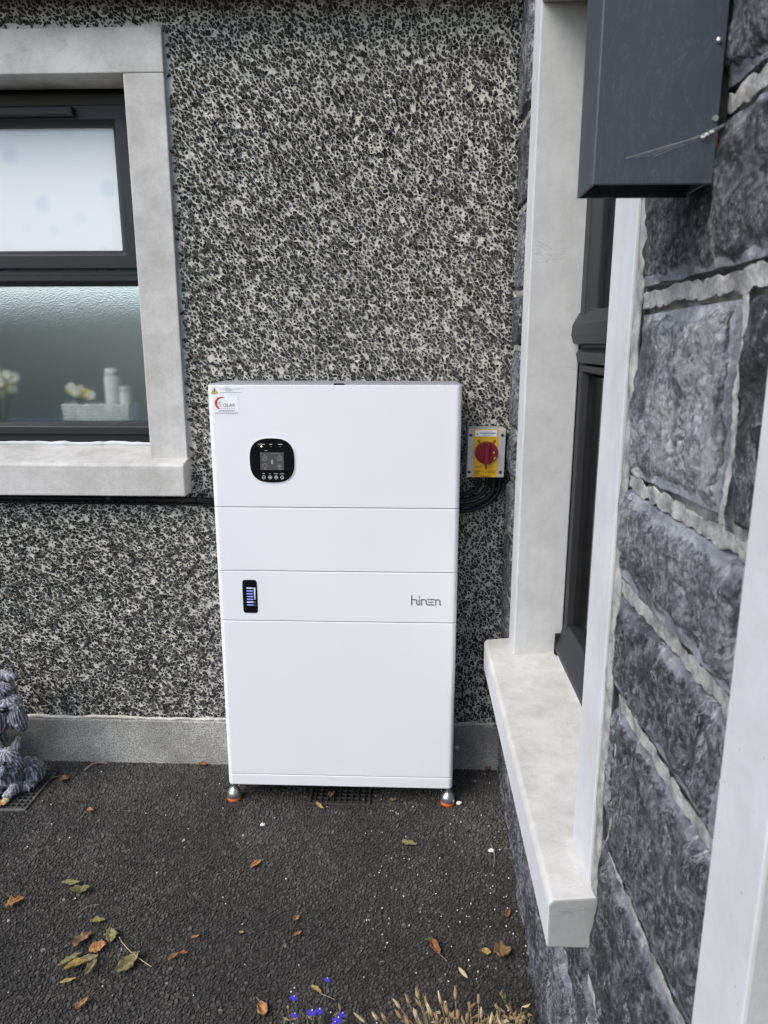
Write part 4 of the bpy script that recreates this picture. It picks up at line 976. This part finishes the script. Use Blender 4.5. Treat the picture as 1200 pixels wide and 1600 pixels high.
LV = [
 (-.808, 1.468, .050, .020, 8, O_, 'slender olive leaf, farthest of the olive ones left of the drive', .2, .3, 0),
 (-.770, 1.440, .050, .022, 14, O_, 'crumpled olive and yellow leaf just in front of the slender olive one', .7, .9, 0),
 (-.908, 1.400, .048, .024, 40, OR, 'lone orange curled leaf near the left picture edge', .25, .7, 0),
 (-.693, 1.352, .038, .019, 14, O_, 'folded olive leaf above the leaf cluster on the left', .25, .6, 0),
 (-.648, 1.315, .046, .031, 100, O_, 'broad upright olive green leaf right of the folded one', .15, .35, 0),
 (-.703, 1.300, .055, .028, 62, BR, 'pinkish brown torn leaf left of the small orange leaf', .25, .5, 0),
 (-.662, 1.278, .038, .032, 20, OR, 'bright orange crinkled leaf in the middle of the cluster', .35, .5, 0),
 (-.706, 1.246, .058, .019, 48, O_, 'narrow olive leaf leaning up at the left of the cluster', .15, .35, 0),
 (-.672, 1.246, .055, .024, 22, O_, 'olive leaf lying across the top of the leaf cluster', .35, .5, 0),
 (-.685, 1.228, .052, .016, 25, YE, 'rolled yellow-brown leaf along the bottom of the cluster', .25, 1.2, 0),
 (-.652, 1.226, .045, .018, 80, O_, 'short pointed leaf hanging down from the cluster', .35, .6, 0),
 (-.581, 1.243, .068, .032, 55, O_, 'large olive leaf touching the curved pale twig', .3, .4, 0),
 (-.686, 1.194, .036, .009, 22, YE, 'tiny yellow sliver of leaf below the cluster', .2, .6, 0),
 (-.636, 1.146, .034, .015, 70, OR, 'small orange leaf scrap standing alone at the lower left', .3, .6, 0),
 (-.492, 1.262, .030, .009, 58, OR, 'narrow orange leaf curl, left of a touching pair', .35, 1.0, 0),
 (-.474, 1.272, .022, .009, 12, RU, 'rust coloured leaf curl, right of a touching pair', .35, 1.0, 0),
 (-.363, 1.334, .012, .007, 10, YE, 'minute yellow leaf fragment alone on the open tarmac', .2, .4, 0),
 (-.462, 1.318, .020, .007, 22, OR, 'small orange leaf sliver above the touching pair', .2, .6, 0),
 (-.376, 1.547, .042, .014, 58, OR, 'orange pointed leaf in the middle of the drive before the cabinet', .25, .7, 0),
 (-.281, 1.145, .034, .027, 110, OR, 'orange leaf with thin stalk at the bottom edge of the picture', .3, .4, .018),
 (-.247, 1.378, .020, .012, 60, OR, 'small orange leaf with wispy stalk, farther of two in a line', .3, .6, .012),
 (-.239, 1.333, .024, .009, 48, OR, 'small orange leaf, nearer of two in a line', .3, .8, 0),
 (.006, 1.640, .046, .022, -14, O_, 'grey-olive oval leaf near the right side of the cabinet front', .15, .2, 0),
 (.062, 1.306, .050, .019, -62, RU, 'rust red pointed leaf with a thin tail near the dried seed heads', .25, .7, .02),
 (.204, 1.293, .044, .040, 5, BR, 'large curled brown leaf close to the stone wall', .9, .8, 0),
 (.171, 1.300, .022, .018, 0, YE, 'small tan leaf scrap left of the curled brown leaf', .3, .3, 0),
 (.231, 1.409, .032, .013, 60, RU, 'reddish brown leaf scrap against the foot of the stone wall', .3, .7, 0),
 (-1.020, 1.880, .032, .024, 30, BR, 'ragged brown leaf beside the drain grate on the left', .5, .7, 0),
 (-.882, 1.742, .022, .020, 0, OR, 'small round orange leaf in front of the concrete plinth', .4, .6, 0),
 (-.632, 1.975, .034, .018, 10, RU, 'brown leaf lying against the plinth left of the cabinet', .4, .6, 0),
 (-.246, 1.785, .040, .012, -45, YE, 'tan leaf strip lying at the front of the grate under the cabinet', .3, .8, 0),
 (-.218, 1.840, .030, .018, 80, BR, 'brown leaf resting on the grate under the cabinet', .3, .5, 0),
 (-.040, 1.822, .022, .014, 30, BR, 'small brown leaf to the right of the grate under the cabinet', .3, .5, 0),
 (-1.15, 1.755, .050, .028, 20, OR, 'orange leaf on the left grate below the pale paw', .3, .5, 0),
 (-1.060, 1.895, .026, .010, 20, O_, 'green-yellow leaf sliver on the edge of the left grate', .2, .5, 0),
 (-.180, 1.193, .034, .010, -38, YE, 'yellow folded leaf with long stalk between the blue flowers', .2, 1.0, .03),
 (.243, 1.985, .030, .018, 70, BR, 'brown leaf litter in the corner where the two walls meet', .5, .8, 0),
]
for q in LV: leaf(q[0], q[1], q[2]*.86, q[3]*.95, *q[4:7], curl=q[7], fold=q[8], stem=q[9], z=.0075+.003*(q[0] < -.64 and q[1] < 1.26))
def twig(pts, r, lab, m='twig'):
    bm = bmesh.new(); tube(bm, spline(pts, 5), r, 5); tag(obj('twig', bm, m), lab, 'twig')
twig([(-.627, 1.309, .009), (-.610, 1.288, .014), (-.578, 1.262, .013), (-.530, 1.236, .008)], .0007, 'long curved pale twig right of the leaf cluster', 'tan_pale')
twig([(-.75, 1.37, .008), (-.735, 1.392, .010), (-.712, 1.402, .008)], .0006, 'thin grey twig just above the folded olive leaf')
twig([(.215, 1.56, .008), (.222, 1.60, .012), (.218, 1.64, .008)], .0009, 'dark twig lying near the stone wall foot')
twig([(-.985, 1.935, .008), (-.965, 1.965, .014), (-.93, 1.975, .008)], .0022, 'stubby dark twig against the plinth near the dog ornament')
bm = bmesh.new(); tube(bm, [(.040, 1.327, .009), (.058, 1.330, .009)], .0025, 8)
tag(obj('plastic_scrap', bm, 'grass_green'), 'tiny green plastic tube scrap above the rust red leaf', 'scrap')
for x, y, r, lab in ((.145, 1.815, .006, 'white pebble right of the cabinet foot'), (-.39, 1.70, .006, 'lone white stone chip in front of the left cabinet foot'), (.215, 1.62, .006, 'pale pebble beside the dark twig by the stone wall')):
    bm = bmesh.new(); bmesh.ops.create_icosphere(bm, subdivisions=2, radius=r, matrix=Matrix.Translation((x, y, .008)) @ Matrix.Diagonal((1.3, 1, .7, 1)))
    for v in bm.verts: v.co += v.normal*noise.noise(v.co*160)*r*.6
    tag(obj('pebble', bm, 'grit'), lab, 'pebble')

# ------------------------------------------------------------------ dried seed heads at the bottom edge
def seedhead(parent, base, tip, L_, w_, m):
    bm = bmesh.new(); base, tip = Vector(base), Vector(tip)
    mid = base.lerp(tip, .5)+Vector((random.uniform(-.008, .008), random.uniform(-.006, .006), 0))
    d = (tip-mid).normalized()
    tube(bm, spline([base, mid, tip], 4), .0011, 5); s = obj('stem', bm, 'tan', parent)
    bm = bmesh.new(); pr = [.2, .75, 1, .95, .8, .5, .12]
    tube(bm, [tip+d*L_*k/6 for k in range(7)], [w_*p for p in pr], 8)
    for f in range(3):   # split husks
        a = random.uniform(0, 6.28); off = Vector((math.cos(a), math.sin(a), .2))*w_*.7
        tube(bm, [tip+off*.6, tip+d*L_*.45+off, tip+d*L_*(.8+.25*random.random())+off*1.2], [w_*.25, w_*.45, w_*.08], 5)
    obj('seed_head', bm, m, s, smooth=True)
dp = empty('dried_flower_clump', (.12, 1.03, 0), label='clump of dead tan flower heads at the bottom edge', cat='dried plant')
sh = [(572,1585),(592,1580),(606,1584),(628,1578),(640,1555),(652,1578),(655,1548),(668,1560),(676,1575),(690,1556),(684,1582),(700,1572),(712,1550),(716,1580),(735,1568),(748,1556),(730,1586),(752,1578),(765,1590),(640,1588),(662,1592),(702,1592),(626,1562)]
F_, TH, YW = 1130., R(13), R(2.1)
def at_z(u_, v_, z):
    x, y = (u_-600)/F_, (800-v_)/F_; d = Vector((x, math.cos(TH)+y*math.sin(TH), -math.sin(TH)+y*math.cos(TH)))
    d = Vector((math.cos(YW)*d.x-math.sin(YW)*d.y, math.sin(YW)*d.x+math.cos(YW)*d.y, d.z)); return Vector((0, 0, CAM_H))+d*((z-CAM_H)/d.z)
for q, (u_, v_) in enumerate(sh):
    z = .10+.05*random.random(); tip = at_z(u_, v_+14, z)
    base = Vector((.11+(tip.x-.11)*.45-.12, 1.03+(tip.y-1.03)*.3-1.03, 0)); 
    seedhead(dp, base, Vector((tip.x-.12, tip.y-1.03, z)), random.uniform(.018, .030), random.uniform(.0026, .0040), random.choice(['tan', 'tan', 'tan_pale', 'tan_pale']))
for q in range(62):   # shrivelled husks low in the clump
    x, y, z = random.choice((random.uniform(-.03, .09), random.uniform(-.10, .11))), random.uniform(.0, .065), random.uniform(.04, .12); a = random.uniform(0, 6.28); L_ = random.uniform(.012, .022)
    c_ = Vector((x, y, z)); d = Vector((math.cos(a), math.sin(a)*.6, random.uniform(-.3, 1))).normalized(); e = Vector((random.uniform(-1, 1), random.uniform(-1, 1), 0))*.004
    bm = bmesh.new(); tube(bm, [c_, c_+d*L_*.35+e, c_+d*L_*.7+e*1.3, c_+d*L_], [.0007, .0030, .0024, .0004], 6)
    for v in bm.verts: v.co += Vector((1, 1, 1))*noise.noise(v.co*300)*.0012
    hu = obj('husk', bm, random.choice(['tan', 'tan_pale', 'tan']), dp)
    bm = bmesh.new(); tube(bm, [(x*.6, y*.5-.02, 0), (x*.9, y-.01, z*.6), c_], .0008, 4); obj('stem', bm, 'tan', hu)
for q in range(60):
    bm = bmesh.new(); x, y = random.uniform(-.07, .10), random.uniform(-.05, .04); hgt = random.uniform(.05, .125)
    tip = Vector((x*1.5+random.uniform(-.02, .02), y+random.uniform(-.01, .035), hgt)); mid = Vector((x, y, 0)).lerp(tip, .5)+Vector((0, 0, .015)); w_ = random.uniform(.0015, .0028)
    V = [Vector((x, y, 0)), mid, tip]; side = Vector((w_, 0, 0))
    a = [bm.verts.new(V[0]-side), bm.verts.new(V[0]+side), bm.verts.new(V[1]-side), bm.verts.new(V[1]+side), bm.verts.new(V[2])]
    bm.faces.new((a[0], a[1], a[3], a[2])); bm.faces.new((a[2], a[3], a[4]))
    o = obj('blade', bm, random.choice(['grass_green', 'tan', 'grass_green']), dp); md = o.modifiers.new('t', 'SOLIDIFY'); md.thickness = .0006
# one taller withered spike to the right
sp = empty('dried_flower_spike', (.255, 1.06, 0), label='single withered brown flower spike right of the dead tan clump', cat='dried plant')
p1 = at_z(784, 1556, .13)-Vector((.255, 1.06, 0)); p0 = Vector((0, -.02, 0))
bm = bmesh.new(); tube(bm, spline([p0, p0.lerp(p1, .5)+Vector((.004, 0, 0)), p1], 4), [.0016]*8+[.001], 6); obj('stem', bm, 'tan', sp)
for q in range(22):
    t = .35+.65*q/21; c_ = p0.lerp(p1, t); a = random.uniform(0, 6.28); r_ = .0055
    bm = bmesh.new(); e = c_+Vector((math.cos(a)*r_, math.sin(a)*r_, .012)); tube(bm, [c_, c_.lerp(e, .5), e], [.0012, .0026, .0006], 6)
    obj('bract', bm, random.choice(['tan', 'leaf_yellow', 'grass_green' if q > 15 else 'tan']), sp)
sp = empty('dried_flower_bud', (.30, 1.10, 0), label='lone tan bud by the wall foot right of the withered spike', cat='dried plant')
p1 = at_z(822, 1592, .05); seedhead(sp, (0, -.02, 0), p1-Vector((.30, 1.10, 0)), .014, .0045, 'tan_pale')
# fallen seed husk
bm = bmesh.new(); c_ = Vector((.118, 1.243, .010)); d = Vector((.55, -.8, 0)).normalized()
tube(bm, [c_-d*.016, c_-d*.010, c_, c_+d*.009, c_+d*.015], [.0008, .0035, .0046, .003, .0006], 8)
tag(obj('seed_husk', bm, 'tan_pale', smooth=True), 'fallen tan seed husk lying just beyond the dead clump', 'seed husk')

# ------------------------------------------------------------------ blue lobelia
lob = empty('blue_flower_plant', (-.17, 1.08, 0), label='low trailing plant with vivid blue flowers at the bottom edge', cat='flowering plant')
for (u_, v_, s_) in ((512, 1529, .7), (460, 1557, .8), (488, 1579, 1.0), (500, 1577, .9), (529, 1590, 1.0), (536, 1583, .8), (461, 1584, .7), (458, 1600, .6), (524, 1597, .7)):
    z = .045+.02*random.random(); p = at_z(u_, v_, z)-Vector((-.17, 1.08, 0))
    bm = bmesh.new(); tube(bm, spline([(p.x*.6, p.y*.4-.03, 0), (p.x*.9, p.y-.012, z*.6), p], 4), .0006, 5); stem = obj('stem', bm, 'grass_green', lob)
    for k, a in enumerate((200, 250, 300, 60, 120)):
        a_ = R(a+random.uniform(-15, 15)); Lp = .0115*s_*(1 if k < 3 else .6); wp = .0045*s_*(1 if k < 3 else .5)
        d = Vector((math.cos(a_), math.sin(a_)*.8, -.25)); sd_ = Vector((-math.sin(a_), math.cos(a_), 0))*wp
        bm = bmesh.new(); v = [bm.verts.new(p), bm.verts.new(p+d*Lp*.55+sd_), bm.verts.new(p+d*Lp+sd_*.45), bm.verts.new(p+d*Lp-sd_*.45), bm.verts.new(p+d*Lp*.55-sd_)]
        bm.faces.new(v); o = obj('petal', bm, 'petal_blue', stem); md = o.modifiers.new('t', 'SOLIDIFY'); md.thickness = .0005
    ball('flower_eye', p+Vector((0, 0, .001)), .0013*s_, 'sticker', stem)
for q in range(60):
    x, y = random.uniform(-.075, .06), random.uniform(-.05, .055); z = random.uniform(.008, .035); a = random.uniform(0, 6.28)
    c_ = Vector((x, y, z)); d = Vector((math.cos(a), math.sin(a), random.uniform(-.2, .5)))*random.uniform(.006, .011); s = Vector((-math.sin(a), math.cos(a), 0))*.0022
    bm = bmesh.new(); v = [bm.verts.new(c_-d), bm.verts.new(c_+s), bm.verts.new(c_+d), bm.verts.new(c_-s)]; bm.faces.new(v)
    tube(bm, [(x*.8, y*.8-.01, 0), tuple(c_-d)], .0004, 4)
    o = obj('leaf', bm, random.choice(['grass_green', 'grass_green', 'tan']), lob)

# ------------------------------------------------------------------ hedge across the drive (seen in the frosted glass)
bm = bmesh.new(); box(bm, -16, 12, -16.5, -15.2, .0, 1.75); bmesh.ops.subdivide_edges(bm, edges=bm.edges, cuts=14, use_grid_fill=True)
for v in bm.verts: v.co += Vector((0, .35, .25))*noise.noise(v.co*.9)+Vector((.1, .1, .1))*noise.noise(v.co*4)
hg = empty('hedge', label='clipped green hedge across the drive, mirrored in the frosted window', cat='hedge')
obj('inner_mass', bm, 'hedge', hg)
n_ = 14000
V = np.empty((n_, 4, 3)); c_ = np.stack([rng.uniform(-16, 12, n_), rng.uniform(-15.4, -14.9, n_), rng.uniform(0, 2.0, n_)], 1)
dd = rng.normal(0, .045, (n_, 2, 3)); V[:, 0] = c_-dd[:, 0]; V[:, 1] = c_+dd[:, 1]; V[:, 2] = c_+dd[:, 0]; V[:, 3] = c_-dd[:, 1]
me = bpy.data.meshes.new('hedge_leaves'); me.from_pydata(V.reshape(-1, 3).tolist(), [], np.arange(n_*4).reshape(-1, 4).tolist())
tag(link_mesh('hedge_leaves', me, 'leaf_green', hg), kind='stuff')
print('tris approx', sum(len(o.data.polygons) for o in scene.objects if o.type == 'MESH'))
